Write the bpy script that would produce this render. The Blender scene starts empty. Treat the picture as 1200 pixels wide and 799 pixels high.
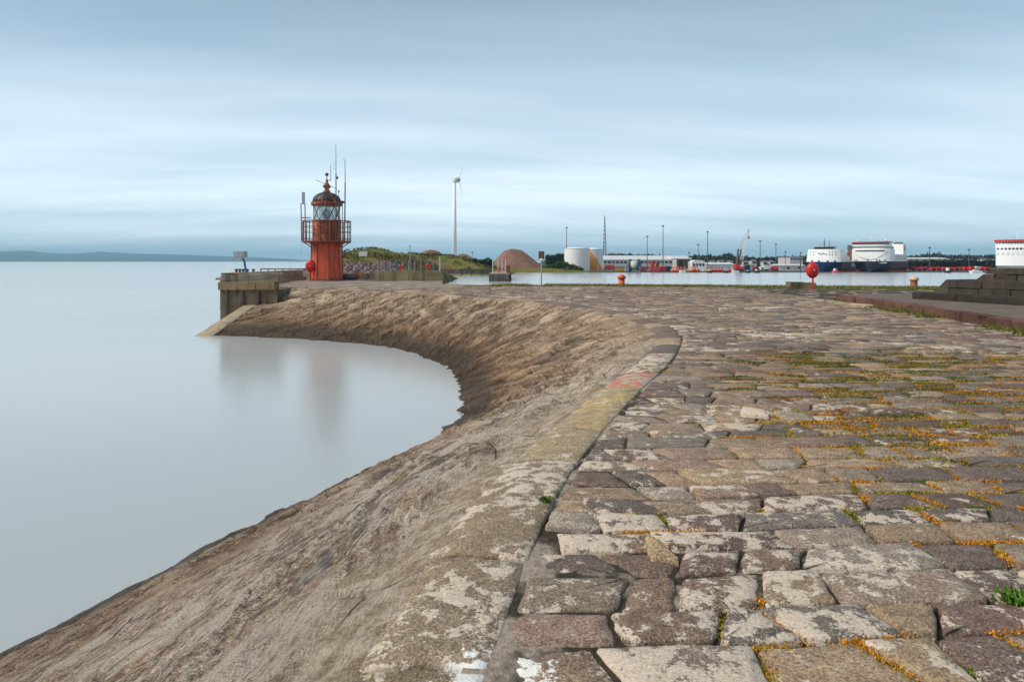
import bpy, math, random
import numpy as np
from mathutils import Vector, Matrix
random.seed(7); np.random.seed(7)
R = math.radians
scene = bpy.context.scene
COL = scene.collection

# ------------------------------------------------------------------ camera, sky, sun, exposure
CAM_Z = 1.6; F = 800.0; PX0 = 600.0; HOR = 306.0       # metres, focal length / horizon of the 1200 px photograph
cam = bpy.data.cameras.new('camera'); cam.lens = 24.0; cam.sensor_width = 36.0
cam.shift_y = -(399.5 - HOR) / 1200.0
cam.clip_start = 0.05; cam.clip_end = 60000
cam_o = bpy.data.objects.new('camera', cam); COL.objects.link(cam_o)
cam_o.location = (0, 0, CAM_Z); cam_o.rotation_euler = (R(90), 0, 0)
scene.camera = cam_o
SUN_EL, SUN_AZ = R(46), R(-104)                          # azimuth from +Y, clockwise
world = bpy.data.worlds.new('World'); scene.world = world; world.use_nodes = True
def build_world():
    nt = world.node_tree; N = nt.nodes; L = nt.links; N.clear()
    out = N.new('ShaderNodeOutputWorld'); bg = N.new('ShaderNodeBackground'); bg.inputs[1].default_value = 0.12
    sky = N.new('ShaderNodeTexSky'); sky.sky_type = 'NISHITA'; sky.sun_disc = False
    sky.sun_elevation = SUN_EL; sky.sun_rotation = SUN_AZ; sky.air_density = 1.0; sky.dust_density = 1.5
    tc = N.new('ShaderNodeTexCoord'); sep = N.new('ShaderNodeSeparateXYZ'); L.new(tc.outputs['Generated'], sep.inputs[0])
    def m(op, a, b=None, clamp=False):
        n = N.new('ShaderNodeMath'); n.operation = op; n.use_clamp = clamp
        for i, v in enumerate((a, b)):
            if v is None: continue
            if isinstance(v, (int, float)): n.inputs[i].default_value = v
            else: L.new(v, n.inputs[i])
        return n.outputs[0]
    z = m('MAXIMUM', sep.outputs[2], 0.0); den = m('ADD', z, 0.10)
    u = m('DIVIDE', sep.outputs[0], den); v = m('DIVIDE', sep.outputs[1], den)
    cmb = N.new('ShaderNodeCombineXYZ'); L.new(m('MULTIPLY', m('ADD', u, m('MULTIPLY', v, 0.25)), 0.16), cmb.inputs[0]); L.new(m('MULTIPLY', m('SUBTRACT', v, m('MULTIPLY', u, .12)), 0.55), cmb.inputs[1])
    no = N.new('ShaderNodeTexNoise'); no.inputs['Scale'].default_value = 1.0; no.inputs['Detail'].default_value = 5; no.inputs['Roughness'].default_value = .5
    L.new(cmb.outputs[0], no.inputs['Vector'])
    no2 = N.new('ShaderNodeTexNoise'); no2.inputs['Scale'].default_value = 2.4; no2.inputs['Detail'].default_value = 6
    L.new(cmb.outputs[0], no2.inputs['Vector'])
    r = N.new('ShaderNodeValToRGB'); L.new(sep.outputs[2], r.inputs[0])          # cloud deck by height
    e = r.color_ramp.elements
    e[0].position = 0.0; e[0].color = (.50, .66, .76, 1); e[1].position = 1.0; e[1].color = (.22, .275, .32, 1)
    for p, c in ((.04, (.63, .75, .83, 1)), (.10, (.67, .77, .83, 1)), (.18, (.52, .62, .70, 1)), (.28, (.32, .42, .50, 1)), (.40, (.21, .285, .345, 1))):
        q = e.new(p); q.color = c
    cl = m('ADD', m('MULTIPLY', no.outputs[0], 0.62), m('MULTIPLY', no2.outputs[0], 0.48))
    r2 = N.new('ShaderNodeValToRGB'); L.new(cl, r2.inputs[0]); e = r2.color_ramp.elements
    e[0].position = .38; e[0].color = (.64, .73, .80, 1); e[1].position = .72; e[1].color = (1.20, 1.16, 1.13, 1)
    mul = N.new('ShaderNodeMixRGB'); mul.blend_type = 'MULTIPLY'; mul.inputs[0].default_value = 1
    L.new(r.outputs[0], mul.inputs[1]); L.new(r2.outputs[0], mul.inputs[2])
    sc = N.new('ShaderNodeMixRGB'); sc.blend_type = 'MULTIPLY'; sc.inputs[0].default_value = 1; sc.inputs[2].default_value = (6.6, 6.6, 6.6, 1)
    L.new(mul.outputs[0], sc.inputs[1])
    mix = N.new('ShaderNodeMixRGB'); mix.inputs[0].default_value = .88
    L.new(sky.outputs[0], mix.inputs[1]); L.new(sc.outputs[0], mix.inputs[2])
    L.new(mix.outputs[0], bg.inputs[0]); L.new(bg.outputs[0], out.inputs[0])
build_world()
sl = bpy.data.lights.new('sun', 'SUN'); sl.energy = 2.0; sl.angle = R(28); sl.color = (1, .89, .74)
so = bpy.data.objects.new('sun', sl); COL.objects.link(so)
sd = Vector((math.cos(SUN_EL) * math.sin(SUN_AZ), math.cos(SUN_EL) * math.cos(SUN_AZ), math.sin(SUN_EL)))
so.rotation_euler = sd.to_track_quat('Z', 'Y').to_euler(); so.location = sd * 100
vs = scene.view_settings; vs.view_transform = 'Standard'; vs.look = 'None'; vs.gamma = 1; vs.use_curve_mapping = False
vs.exposure = 0.88
scene.cycles.use_denoising = True; scene.cycles.denoiser = 'OPENIMAGEDENOISE'; scene.cycles.denoising_input_passes = 'RGB_ALBEDO_NORMAL'; scene.cycles.denoising_prefilter = 'ACCURATE'; scene.cycles.max_bounces = 6; scene.cycles.volume_bounces = 0

# ------------------------------------------------------------------ helpers
def X(px, Y): return (px - PX0) / F * Y
def Z(py, Y): return CAM_Z - (py - HOR) / F * Y
def hash2(i, j, s):
    n = (i.astype(np.int64) * 374761393 + j.astype(np.int64) * 668265263 + s * 974634777) & 0x7fffffff
    n = ((n ^ (n >> 13)) * 1274126177) & 0x7fffffff
    n = n ^ (n >> 16)
    return (n & 0xffff) / 65535.0
def vnoise(x, y, s=0):
    x = np.asarray(x, float); y = np.asarray(y, float)
    i = np.floor(x); j = np.floor(y); fx = x - i; fy = y - j
    fx = fx * fx * (3 - 2 * fx); fy = fy * fy * (3 - 2 * fy)
    a = hash2(i, j, s); b = hash2(i + 1, j, s); c = hash2(i, j + 1, s); d = hash2(i + 1, j + 1, s)
    return (a * (1 - fx) + b * fx) * (1 - fy) + (c * (1 - fx) + d * fx) * fy
def fbm(x, y, s=0, o=4):
    t = 0; a = .5; k = 1.0
    for q in range(o):
        t = t + a * (vnoise(np.asarray(x) * k, np.asarray(y) * k, s + q) - .5); a *= .5; k *= 2.03
    return t * 2                                         # about -1..1

class MB:
    def __init__(s): s.v = []; s.f = []
    def add(s, vs, fs):
        o = len(s.v); s.v += [tuple(p) for p in vs]; s.f += [tuple(i + o for i in f) for f in fs]; return s
    def box(s, x0, x1, y0, y1, z0, z1):
        return s.add([(x0,y0,z0),(x1,y0,z0),(x1,y1,z0),(x0,y1,z0),(x0,y0,z1),(x1,y0,z1),(x1,y1,z1),(x0,y1,z1)],
                     [(0,3,2,1),(4,5,6,7),(0,1,5,4),(1,2,6,5),(2,3,7,6),(3,0,4,7)])
    def tube(s, p0, p1, r0, r1=None, n=8):
        r1 = r0 if r1 is None else r1
        p0 = Vector(p0); p1 = Vector(p1); d = (p1 - p0).normalized()
        a = d.orthogonal().normalized(); b = d.cross(a)
        vs = []
        for p, r in ((p0, r0), (p1, r1)):
            for k in range(n):
                t = 2 * math.pi * k / n; vs.append(p + a * (r * math.cos(t)) + b * (r * math.sin(t)))
        return s.add(vs, [(k, (k+1) % n, n + (k+1) % n, n + k) for k in range(n)] + [tuple(range(n-1, -1, -1)), tuple(range(n, 2*n))])
    def path(s, pts, r, n=7):
        for a, b in zip(pts[:-1], pts[1:]): s.tube(a, b, r, r, n)
        return s
    def lathe(s, prof, n=24, c=(0, 0), ph=0.0, capb=True, capt=True):
        vs = []; fs = []
        for r, z in prof:
            for k in range(n):
                t = 2 * math.pi * k / n + ph; vs.append((c[0] + r * math.cos(t), c[1] + r * math.sin(t), z))
        for i in range(len(prof) - 1):
            for k in range(n):
                k2 = (k + 1) % n; fs.append((i*n + k, i*n + k2, (i+1)*n + k2, (i+1)*n + k))
        if capb: fs.append(tuple(range(n-1, -1, -1)))
        if capt: fs.append(tuple((len(prof)-1)*n + k for k in range(n)))
        return s.add(vs, fs)
    def prism(s, poly, z0, z1, top=None):
        n = len(poly); top = top or poly
        vs = [(x, y, z0) for x, y in poly] + [(x, y, z1) for x, y in top]
        return s.add(vs, [tuple(range(n-1, -1, -1)), tuple(range(n, 2*n))] + [(k, (k+1) % n, n + (k+1) % n, n + k) for k in range(n)])
    def extr(s, poly, axis, a0, a1):
        """extrude a 2-D polygon along x ('x': poly is (y,z)) or y ('y': poly is (x,z))"""
        n = len(poly); mk = (lambda p, a: (a, p[0], p[1])) if axis == 'x' else (lambda p, a: (p[0], a, p[1]))
        vs = [mk(p, a0) for p in poly] + [mk(p, a1) for p in poly]
        return s.add(vs, [tuple(range(n-1, -1, -1)), tuple(range(n, 2*n))] + [(k, (k+1) % n, n + (k+1) % n, n + k) for k in range(n)])
    def mesh(s, name, mat, smooth=False, fix=True):
        me = bpy.data.meshes.new(name); me.from_pydata(s.v, [], s.f)
        if fix:
            import bmesh
            bm = bmesh.new(); bm.from_mesh(me); bmesh.ops.recalc_face_normals(bm, faces=bm.faces); bm.to_mesh(me); bm.free()
        if mat: me.materials.append(mat)
        if smooth: me.polygons.foreach_set('use_smooth', [True] * len(me.polygons))
        me.update(); return me
    def build(s, name, mat, parent=None, smooth=False, loc=None, fix=True):
        return link(name, s.mesh(name, mat, smooth, fix), parent, loc)
def link(name, me, parent=None, loc=None):
    o = bpy.data.objects.new(name, me); COL.objects.link(o)
    if parent: o.parent = parent
    if loc: o.location = loc
    return o
def tag(o, label=None, cat=None, group=None, kind=None):
    if label: o['label'] = label
    if cat: o['category'] = cat
    if group: o['group'] = group
    if kind: o['kind'] = kind
    return o
def thing(name, label, cat, loc=(0, 0, 0), rz=0.0, group=None):
    o = bpy.data.objects.new(name, None); COL.objects.link(o); o.empty_display_size = .2
    o.location = loc; o.rotation_euler = (0, 0, rz)
    return tag(o, label, cat, group)
def smooth_angle(o, deg=40):
    me = o.data
    me.polygons.foreach_set('use_smooth', [True] * len(me.polygons))
    try: me.set_sharp_from_angle(angle=R(deg))
    except Exception: pass
    return o
def set_attr(me, name, vals):
    a = me.attributes.new(name, 'FLOAT', 'POINT'); a.data.foreach_set('value', np.asarray(vals, dtype=np.float32).ravel())

# ------------------------------------------------------------------ materials
class NT:
    def __init__(s, name):
        s.m = bpy.data.materials.new(name); s.m.use_nodes = True; s.t = s.m.node_tree; s.N = s.t.nodes; s.L = s.t.links
        s.b = s.N['Principled BSDF']; s.out = s.N['Material Output']
    def put(s, sock, v):
        if v is None: return
        if isinstance(v, bpy.types.NodeSocket): s.L.new(v, sock)
        elif isinstance(v, tuple) and len(v) == 3 and sock.type == 'RGBA': sock.default_value = (*v, 1)
        else: sock.default_value = v
    def pos(s): return s.N.new('ShaderNodeNewGeometry').outputs['Position']
    def obj(s): return s.N.new('ShaderNodeTexCoord').outputs['Object']
    def attr(s, name):
        n = s.N.new('ShaderNodeAttribute'); n.attribute_name = name; return n
    def mapping(s, vec, scale=(1,1,1), loc=(0,0,0), rot=(0,0,0)):
        n = s.N.new('ShaderNodeMapping'); s.L.new(vec, n.inputs[0]); n.inputs['Scale'].default_value = scale
        n.inputs['Location'].default_value = loc; n.inputs['Rotation'].default_value = rot; return n.outputs[0]
    def noise(s, vec, scale, detail=5, rough=.55, dist=0.0):
        n = s.N.new('ShaderNodeTexNoise'); s.L.new(vec, n.inputs['Vector']); n.inputs['Scale'].default_value = scale
        n.inputs['Detail'].default_value = detail; n.inputs['Roughness'].default_value = rough; n.inputs['Distortion'].default_value = dist
        return n.outputs[0]
    def voronoi(s, vec, scale, feature='F1', out=0):
        n = s.N.new('ShaderNodeTexVoronoi'); n.feature = feature; s.L.new(vec, n.inputs['Vector']); n.inputs['Scale'].default_value = scale
        return n.outputs[out]
    def math(s, op, a, b=None, clamp=False):
        n = s.N.new('ShaderNodeMath'); n.operation = op; n.use_clamp = clamp; s.put(n.inputs[0], a); s.put(n.inputs[1], b); return n.outputs[0]
    def step(s, v, lo, hi, a=0.0, b=1.0):
        n = s.N.new('ShaderNodeMapRange'); n.interpolation_type = 'SMOOTHSTEP'; s.put(n.inputs[0], v)
        n.inputs[1].default_value = lo; n.inputs[2].default_value = hi; n.inputs[3].default_value = a; n.inputs[4].default_value = b; return n.outputs[0]
    def ramp(s, v, stops, mode='LINEAR'):
        n = s.N.new('ShaderNodeValToRGB'); s.put(n.inputs[0], v); e = n.color_ramp.elements; n.color_ramp.interpolation = mode
        e[0].position = stops[0][0]; e[0].color = (*stops[0][1], 1); e[1].position = stops[-1][0]; e[1].color = (*stops[-1][1], 1)
        for p, c in stops[1:-1]: q = e.new(p); q.color = (*c, 1)
        return n.outputs[0]
    def mix(s, f, a, b, mode='MIX'):
        n = s.N.new('ShaderNodeMixRGB'); n.blend_type = mode; s.put(n.inputs[0], f); s.put(n.inputs[1], a); s.put(n.inputs[2], b); return n.outputs[0]
    def bump(s, h, strength=.5, dist=.01, normal=None):
        n = s.N.new('ShaderNodeBump'); s.put(n.inputs['Height'], h); n.inputs['Strength'].default_value = strength; n.inputs['Distance'].default_value = dist
        if normal is not None: s.L.new(normal, n.inputs['Normal'])
        return n.outputs[0]
    def sep(s, vec):
        n = s.N.new('ShaderNodeSeparateXYZ'); s.L.new(vec, n.inputs[0]); return n.outputs
    def finish(s, color=None, rough=.8, normal=None, metal=0.0, spec=None):
        s.put(s.b.inputs['Base Color'], color); s.put(s.b.inputs['Roughness'], rough); s.put(s.b.inputs['Metallic'], metal)
        if normal is not None: s.L.new(normal, s.b.inputs['Normal'])
        if spec is not None: s.put(s.b.inputs['Specular IOR Level'], spec)
        return s.m

def mat_plain(name, col, rough=.6, metal=0.0, var=.25, scale=3.0):
    n = NT(name); p = n.obj()
    a = n.noise(p, scale, 5); d = tuple(c * (1 - var) for c in col); l = tuple(min(1, c * (1 + var)) for c in col)
    return n.finish(n.ramp(a, [(.3, d), (.7, l)]), rough, None, metal)
def mat_paint(name, col, rust=.5, rustcol=(.13, .05, .025), rough=.55, scale=2.0):
    """weathered paint with rust blotches and vertical runs"""
    n = NT(name); p = n.obj()
    a = n.noise(n.mapping(p, (1, 1, .28)), scale, 7, .65); b = n.noise(p, scale * 3.1, 6, .6)
    f = n.step(n.math('ADD', n.math('MULTIPLY', a, .7), n.math('MULTIPLY', b, .3)), .62 - rust * .2, .68 - rust * .14)
    c = n.mix(f, n.ramp(b, [(.3, tuple(x * .75 for x in col)), (.7, tuple(min(1, x * 1.15) for x in col))]), n.ramp(a, [(.3, tuple(x * .5 for x in rustcol)), (.7, tuple(x * 1.5 for x in rustcol))]))
    return n.finish(c, n.step(f, 0, 1, rough, .9), n.bump(f, .3, .01))

def stone_layers(n, p, base, rnd, lich, fine=1.0):
    """shared weathered-stone look: tint, blotches, pale lichen crust, dark specks, pitted relief"""
    big = n.noise(p, 2.1, 6, .6); mid = n.noise(p, 9, 7, .62, .3); grain = n.noise(p, 70 * fine, 6, .7); pit = n.noise(p, 26 * fine, 5, .6)
    c = n.mix(n.step(mid, .35, .7), n.mix(1, base, (.62, .60, .60), 'MULTIPLY'), base)
    c = n.mix(n.step(grain, .36, .64, 0, 1), n.mix(1, c, (.50, .48, .46), 'MULTIPLY'), n.mix(1, c, (1.42, 1.38, 1.30), 'MULTIPLY'))
    c = n.mix(n.step(n.noise(p, 110 * fine, 3, .6), .58, .68, 0, .55), c, (.62, .56, .48))
    lm = n.math('ADD', n.math('ADD', n.math('MULTIPLY', mid, .55), n.math('MULTIPLY', big, .45)), n.math('MULTIPLY', lich, .34))
    lm = n.math('ADD', lm, n.math('MULTIPLY', n.math('SUBTRACT', grain, .5), .22))
    lf = n.step(lm, .625, .665)
    pale = n.ramp(grain, [(.25, (.36, .29, .22)), (.5, (.56, .47, .38)), (.75, (.76, .68, .59))])
    c = n.mix(n.math('MULTIPLY', lf, .88), c, pale)
    spots = n.step(n.noise(p, 38 * fine, 3, .5), .62, .70)
    c = n.mix(n.math('MULTIPLY', spots, .55), c, (.055, .05, .047))
    h = n.math('ADD', n.math('ADD', n.math('MULTIPLY', pit, .6), n.math('MULTIPLY', grain, .3)), n.math('ADD', n.math('MULTIPLY', mid, .9), n.math('MULTIPLY', lf, .12)))
    return c, h, lf
def mat_paving():
    n = NT('paving_stone'); p = n.pos(); rnd = n.attr('rnd').outputs['Fac']; lich = n.attr('lich').outputs['Fac']
    base = n.ramp(rnd, [(0, (.14, .128, .12)), (.2, (.22, .15, .135)), (.36, (.32, .25, .175)), (.5, (.22, .205, .19)), (.62, (.14, .095, .088)), (.74, (.42, .33, .22)), (.88, (.32, .235, .195)), (1, (.36, .33, .29))])
    base = n.mix(1, base, (1.07, 1.03, .99), 'MULTIPLY')
    c, h, lf = stone_layers(n, p, base, rnd, lich)
    # white lime spill at the foot of the coping
    d = n.N.new('ShaderNodeVectorMath'); d.operation = 'DISTANCE'; n.L.new(p, d.inputs[0]); d.inputs[1].default_value = (-.06, 2.60, 0)
    w = n.math('ADD', n.noise(p, 14, 8, .72), n.step(d.outputs['Value'], .05, .60, .30, -.2))
    c = n.mix(n.step(w, .68, .74), c, (.80, .79, .76))
    return n.finish(c, .82, n.bump(h, .85, .022), spec=.3)
def mat_coping():
    n = NT('coping_stone'); p = n.pos(); rnd = n.attr('rnd').outputs['Fac']; lich = n.attr('lich').outputs['Fac']
    ylw = n.math('MULTIPLY', n.step(rnd, .65, .8), n.step(n.noise(p, 2.6, 8, .68), .45, .60))
    base = n.ramp(rnd, [(0, (.22, .155, .105)), (.3, (.31, .235, .155)), (.55, (.37, .30, .215)), (.8, (.44, .36, .23)), (1, (.46, .38, .25))])
    base = n.mix(n.math('MULTIPLY', ylw, .8), base, (.64, .47, .17))
    c, h, lf = stone_layers(n, p, base, rnd, lich)
    d = n.N.new('ShaderNodeVectorMath'); d.operation = 'DISTANCE'; n.L.new(p, d.inputs[0]); d.inputs[1].default_value = (-.06, 2.60, 0)
    w = n.math('ADD', n.noise(p, 14, 8, .72), n.step(d.outputs['Value'], .05, .60, .30, -.2))
    c = n.mix(n.step(w, .68, .74), c, (.80, .79, .76))
    return n.finish(c, .85, n.bump(h, .85, .022), spec=.3)
def mat_redslab():
    n = NT('red_painted_stone'); p = n.pos(); a = n.noise(p, 7, 6, .65)
    c = n.mix(n.step(n.math('ADD', a, n.math('MULTIPLY', n.noise(p, 1.9, 4, .5), .6)), .74, .82), (.44, .15, .10), n.ramp(n.noise(p, 40, 6, .7), [(.3, (.26, .21, .16)), (.7, (.52, .44, .36))]))
    return n.finish(c, .8, n.bump(n.noise(p, 26, 6, .65), .6, .015), spec=.3)
def mat_bed():
    n = NT('joint_bed'); p = n.pos()
    a = n.noise(p, 1.3, 6, .6); b = n.noise(p, 30, 6, .7)
    c = n.mix(n.step(n.math('ADD', a, n.math('MULTIPLY', n.attr('mortar').outputs['Fac'], .10)), .54, .62), n.ramp(b, [(.3, (.03, .025, .02)), (.7, (.10, .08, .06))]), n.ramp(b, [(.3, (.26, .21, .165)), (.7, (.56, .48, .39))]))
    return n.finish(c, .95, n.bump(n.math('ADD', b, n.noise(p, 9, 6, .6)), 1, .04), spec=.2)
def mat_slope():
    n = NT('weathered_revetment'); uvn = n.N.new('ShaderNodeUVMap'); uvn.uv_map = 'strata'; uv = uvn.outputs[0]; p = n.pos()
    st = n.mapping(uv, (.42, 1.5, 1)); s1 = n.noise(st, 1.0, 9, .66); s2 = n.noise(n.mapping(uv, (1.3, 3.4, 1)), 1.9, 9, .64)
    big = n.noise(p, .55, 5, .6); grain = n.noise(p, 55, 6, .7); mid = n.noise(p, 6, 7, .65)
    s3 = n.noise(n.mapping(uv, (2.4, 5.2, 1), (3, 1, 0)), 3.2, 9, .66)
    c = n.ramp(s1, [(.32, (.16, .125, .10)), (.44, (.29, .225, .18)), (.52, (.40, .315, .255)), (.60, (.48, .39, .30)), (.70, (.64, .55, .43))])
    c = n.mix(n.step(big, .47, .60, 0, .75), c, n.ramp(s2, [(.3, (.15, .095, .06)), (.7, (.38, .275, .165))]))
    c = n.mix(n.step(s3, .525, .59, 0, .85), c, n.ramp(mid, [(.3, (.42, .37, .32)), (.7, (.72, .66, .58))]))
    c = n.mix(n.step(s3, .465, .38, 0, .85), c, (.07, .057, .05))
    c = n.mix(n.step(s2, .42, .32, 0, .7), c, (.10, .08, .072))
    c = n.mix(n.step(grain, .36, .64, 0, 1), n.mix(1, c, (.42, .40, .39), 'MULTIPLY'), n.mix(1, c, (1.5, 1.46, 1.40), 'MULTIPLY'))
    c = n.mix(n.step(n.noise(n.mapping(uv, (1.2, 3, 1), (7, 3, 0)), .8, 4), .62, .67, 0, .6), c, (.40, .41, .41))
    c = n.mix(n.step(n.noise(p, 19, 6, .65), .63, .68, 0, .75), c, (.72, .67, .60))
    pat = n.noise(n.mapping(uv, (.55, .9, 1), (1, 5, 0)), 1.0, 7, .62, .5)
    c = n.mix(n.step(pat, .54, .61, 0, .85), c, n.mix(n.step(grain, .36, .62), (.30, .25, .195), (.62, .55, .455)))
    c = n.mix(n.step(pat, .46, .37, 0, .8), c, n.mix(n.step(grain, .36, .62), (.05, .042, .037), (.17, .14, .12)))
    blot = n.math('ADD', n.math('ADD', n.math('MULTIPLY', n.noise(n.mapping(uv, (1.0, 1.9, 1), (9, 2, 0)), 1.2, 9, .66), .72), n.math('MULTIPLY', s3, .28)), n.math('MULTIPLY', n.math('SUBTRACT', grain, .5), .2))
    lf = n.step(blot, .50, .54)
    pale = n.ramp(grain, [(.3, (.36, .32, .28)), (.5, (.55, .49, .43)), (.7, (.76, .70, .62))])
    c = n.mix(n.math('MULTIPLY', lf, n.step(n.sep(p)[1], 9, 20, .80, .36)), c, pale)
    c = n.mix(n.step(blot, .44, .39, 0, .6), c, n.ramp(grain, [(.3, (.06, .05, .045)), (.7, (.20, .17, .15))]))
    vv = n.N.new('ShaderNodeUVMap'); vv.uv_map = 'true_v'; vtrue = n.sep(vv.outputs[0])[1]
    rim = n.step(n.math('ADD', vtrue, n.math('MULTIPLY', n.math('SUBTRACT', s2, .5), 2.6)), .15, .9, 1, 0)
    rimc = n.mix(n.step(mid, .42, .58), n.ramp(grain, [(.35, (.22, .165, .11)), (.65, (.44, .35, .235))]), n.ramp(grain, [(.35, (.44, .37, .29)), (.65, (.76, .68, .58))]))
    c = n.mix(n.math('MULTIPLY', rim, n.step(n.sep(p)[1], 9, 16, .85, .25)), c, rimc)
    cr = n.voronoi(n.mapping(uv, (.9, 1.7, 1)), 1.15, 'DISTANCE_TO_EDGE'); crk = n.math('MULTIPLY', n.step(cr, .0, .028, 1, 0), n.step(big, .44, .58, .0, 1))
    c = n.mix(n.math('MULTIPLY', crk, .7), c, (.04, .033, .028))
    c = n.mix(n.step(n.sep(p)[1], 9, 19, .18, .95), c, n.mix(1, c, n.ramp(n.attr('tint').outputs['Fac'], [(0, (.46, .41, .36)), (.5, (.76, .70, .62)), (1, (1.15, 1.07, .96))]), 'MULTIPLY'))
    c = n.mix(n.math('MULTIPLY', n.attr('joint').outputs['Fac'], .75), c, (.045, .036, .03))
    c = n.mix(1, c, (1.0, .965, .93), 'MULTIPLY')
    z = n.sep(p)[2]
    wet = n.step(n.math('ADD', z, n.math('MULTIPLY', n.math('SUBTRACT', mid, .5), .7)), -1.75, -2.35)
    c = n.mix(n.math('MULTIPLY', wet, .78), c, (.04, .03, .02))
    alg = n.step(n.math('ADD', z, n.math('MULTIPLY', n.math('SUBTRACT', big, .5), 1.4)), -.9, -2.0, 0, .85)
    c = n.mix(alg, c, n.mix(1, c, (.58, .48, .37), 'MULTIPLY'))
    h = n.math('ADD', n.math('MULTIPLY', s2, 1.0), n.math('ADD', n.math('MULTIPLY', mid, .6), n.math('MULTIPLY', grain, .25)))
    return n.finish(c, n.step(wet, 0, 1, .85, .6), n.bump(n.math('SUBTRACT', n.math('ADD', h, n.math('MULTIPLY', s3, 1.2)), n.math('MULTIPLY', crk, .6)), 1.0, .07), spec=.3)
def mat_concrete(name, a, b, stain=(.10, .075, .05), amt=.5, sc=1.0):
    n = NT(name); p = n.pos(); x = n.noise(p, .9 * sc, 7, .65); y = n.noise(n.mapping(p, (2.2, 2.2, .35)), 1.0 * sc, 6, .6); g = n.noise(p, 24 * sc, 6, .7)
    c = n.ramp(x, [(.3, a), (.7, b)]); c = n.mix(n.step(y, .5, .66, 0, amt), c, stain)
    c = n.mix(1, c, n.ramp(n.N.new('ShaderNodeObjectInfo').outputs['Random'], [(0, (.72, .72, .72)), (1, (1.3, 1.27, 1.22))]), 'MULTIPLY')
    c = n.mix(n.step(g, .3, .7, 0, .6), n.mix(1, c, (.6, .6, .6), 'MULTIPLY'), n.mix(1, c, (1.25, 1.25, 1.25), 'MULTIPLY'))
    return n.finish(c, .9, n.bump(n.math('ADD', g, n.math('MULTIPLY', x, 2)), .6, .03), spec=.25)
def mat_water():
    n = NT('silty_water'); p = n.pos()
    a = n.noise(n.mapping(p, (.010, .05, 1)), 1, 4, .5); b = n.noise(n.mapping(p, (.05, .16, 1)), 1, 3, .5)
    c = n.ramp(a, [(.3, (.36, .395, .415)), (.7, (.43, .455, .46))])
    n.b.inputs['IOR'].default_value = 1.7
    return n.finish(c, .18, None, spec=.5)
def mat_grass(name, cols, sc=.5):
    n = NT(name); p = n.pos(); a = n.noise(p, sc, 6, .6); g = n.noise(p, sc * 14, 6, .7)
    c = n.ramp(a, cols); c = n.mix(n.step(g, .3, .7), n.mix(1, c, (.5, .5, .5), 'MULTIPLY'), n.mix(1, c, (1.35, 1.35, 1.3), 'MULTIPLY'))
    return n.finish(c, .95, n.bump(g, .8, .15 / sc * .3), spec=.1)
def mat_leaf(name):
    n = NT(name); c = n.attr('tint').outputs['Color']
    n.b.inputs['Transmission Weight'].default_value = 0
    return n.finish(c, .7, spec=.2)
def mat_glass(name, col=(.75, .85, .88)):
    n = NT(name); n.b.inputs['Transmission Weight'].default_value = .85
    return n.finish(col, .08)
def mat_tank(name, rx):
    """white paint with long orange rust runs (rx: rust strength)"""
    n = NT(name); p = n.obj(); s = n.sep(p)
    a = n.noise(n.mapping(p, (.9, .9, .05)), 1.6, 6, .6); b = n.noise(p, .8, 6, .6)
    edge = n.math('ADD', n.math('ADD', s[0], n.math('MULTIPLY', s[2], .70)), n.math('MULTIPLY', b, 1.2))
    band = n.math('MULTIPLY', n.step(edge, 5.5, 6.0, 1, 0), rx)
    f = n.math('MAXIMUM', n.math('MULTIPLY', band, n.step(b, .2, .42)), n.step(a, .62, .70, 0, .75))
    c = n.mix(f, n.ramp(b, [(.3, (.74, .74, .72)), (.7, (.82, .82, .80))]), n.ramp(a, [(.3, (.60, .18, .025)), (.5, (.76, .28, .04)), (.68, (.80, .50, .20))]))
    return n.finish(c, .6)

M = {}
M['paving'] = mat_paving(); M['coping'] = mat_coping(); M['red_slab'] = mat_redslab(); M['bed'] = mat_bed(); M['slope'] = mat_slope()
M['water'] = mat_water()
M['conc'] = mat_concrete('weathered_concrete', (.30, .245, .18), (.46, .39, .30), (.10, .075, .05), .6)
M['conc_dark'] = mat_concrete('stained_concrete', (.20, .145, .095), (.31, .235, .16), (.05, .035, .025), .7)
M['conc_coping'] = mat_concrete('ochre_concrete', (.30, .21, .11), (.42, .31, .18), (.16, .10, .06), .5)
M['conc_ramp'] = mat_concrete('ramp_concrete', (.32, .25, .17), (.46, .39, .30), (.22, .13, .06), .5)
M['masonry_dark'] = mat_concrete('sooty_masonry', (.045, .038, .033), (.085, .07, .06), (.03, .025, .02), .6, 2.5)
M['sandstone'] = mat_concrete('red_sandstone', (.12, .06, .045), (.21, .105, .08), (.05, .032, .028), .75, 2)
M['slab_top'] = mat_concrete('platform_top', (.20, .15, .125), (.32, .25, .21), (.12, .09, .075), .5, 1.5)
M['rust_red'] = mat_paint('red_rusted_paint', (.68, .085, .026), .55, (.24, .07, .03), scale=1.7)
M['rust'] = mat_paint('rusted_iron', (.24, .05, .022), .5, (.50, .18, .045), scale=1.8)
M['rust_dark'] = mat_paint('dark_rusted_iron', (.24, .065, .035), .4, (.10, .045, .028), scale=3)
M['dome'] = mat_paint('black_dome_paint', (.022, .023, .027), .3, (.12, .08, .06), scale=2.2)
M['iron'] = mat_plain('grey_iron', (.13, .10, .09), .6, .3)
M['grey_metal'] = mat_plain('galvanised_metal', (.36, .38, .40), .5, .3)
M['black'] = mat_plain('black_rubber', (.018, .018, .02), .7)
M['glass'] = mat_glass('lantern_glass'); M['lens'] = mat_plain('green_lens', (.03, .08, .075), .2)
M['white'] = mat_plain('white_paint', (.78, .79, .79), .45, 0, .05, .5)
M['offwhite'] = mat_plain('off_white_panel', (.62, .63, .62), .5, 0, .12, 1)
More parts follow.
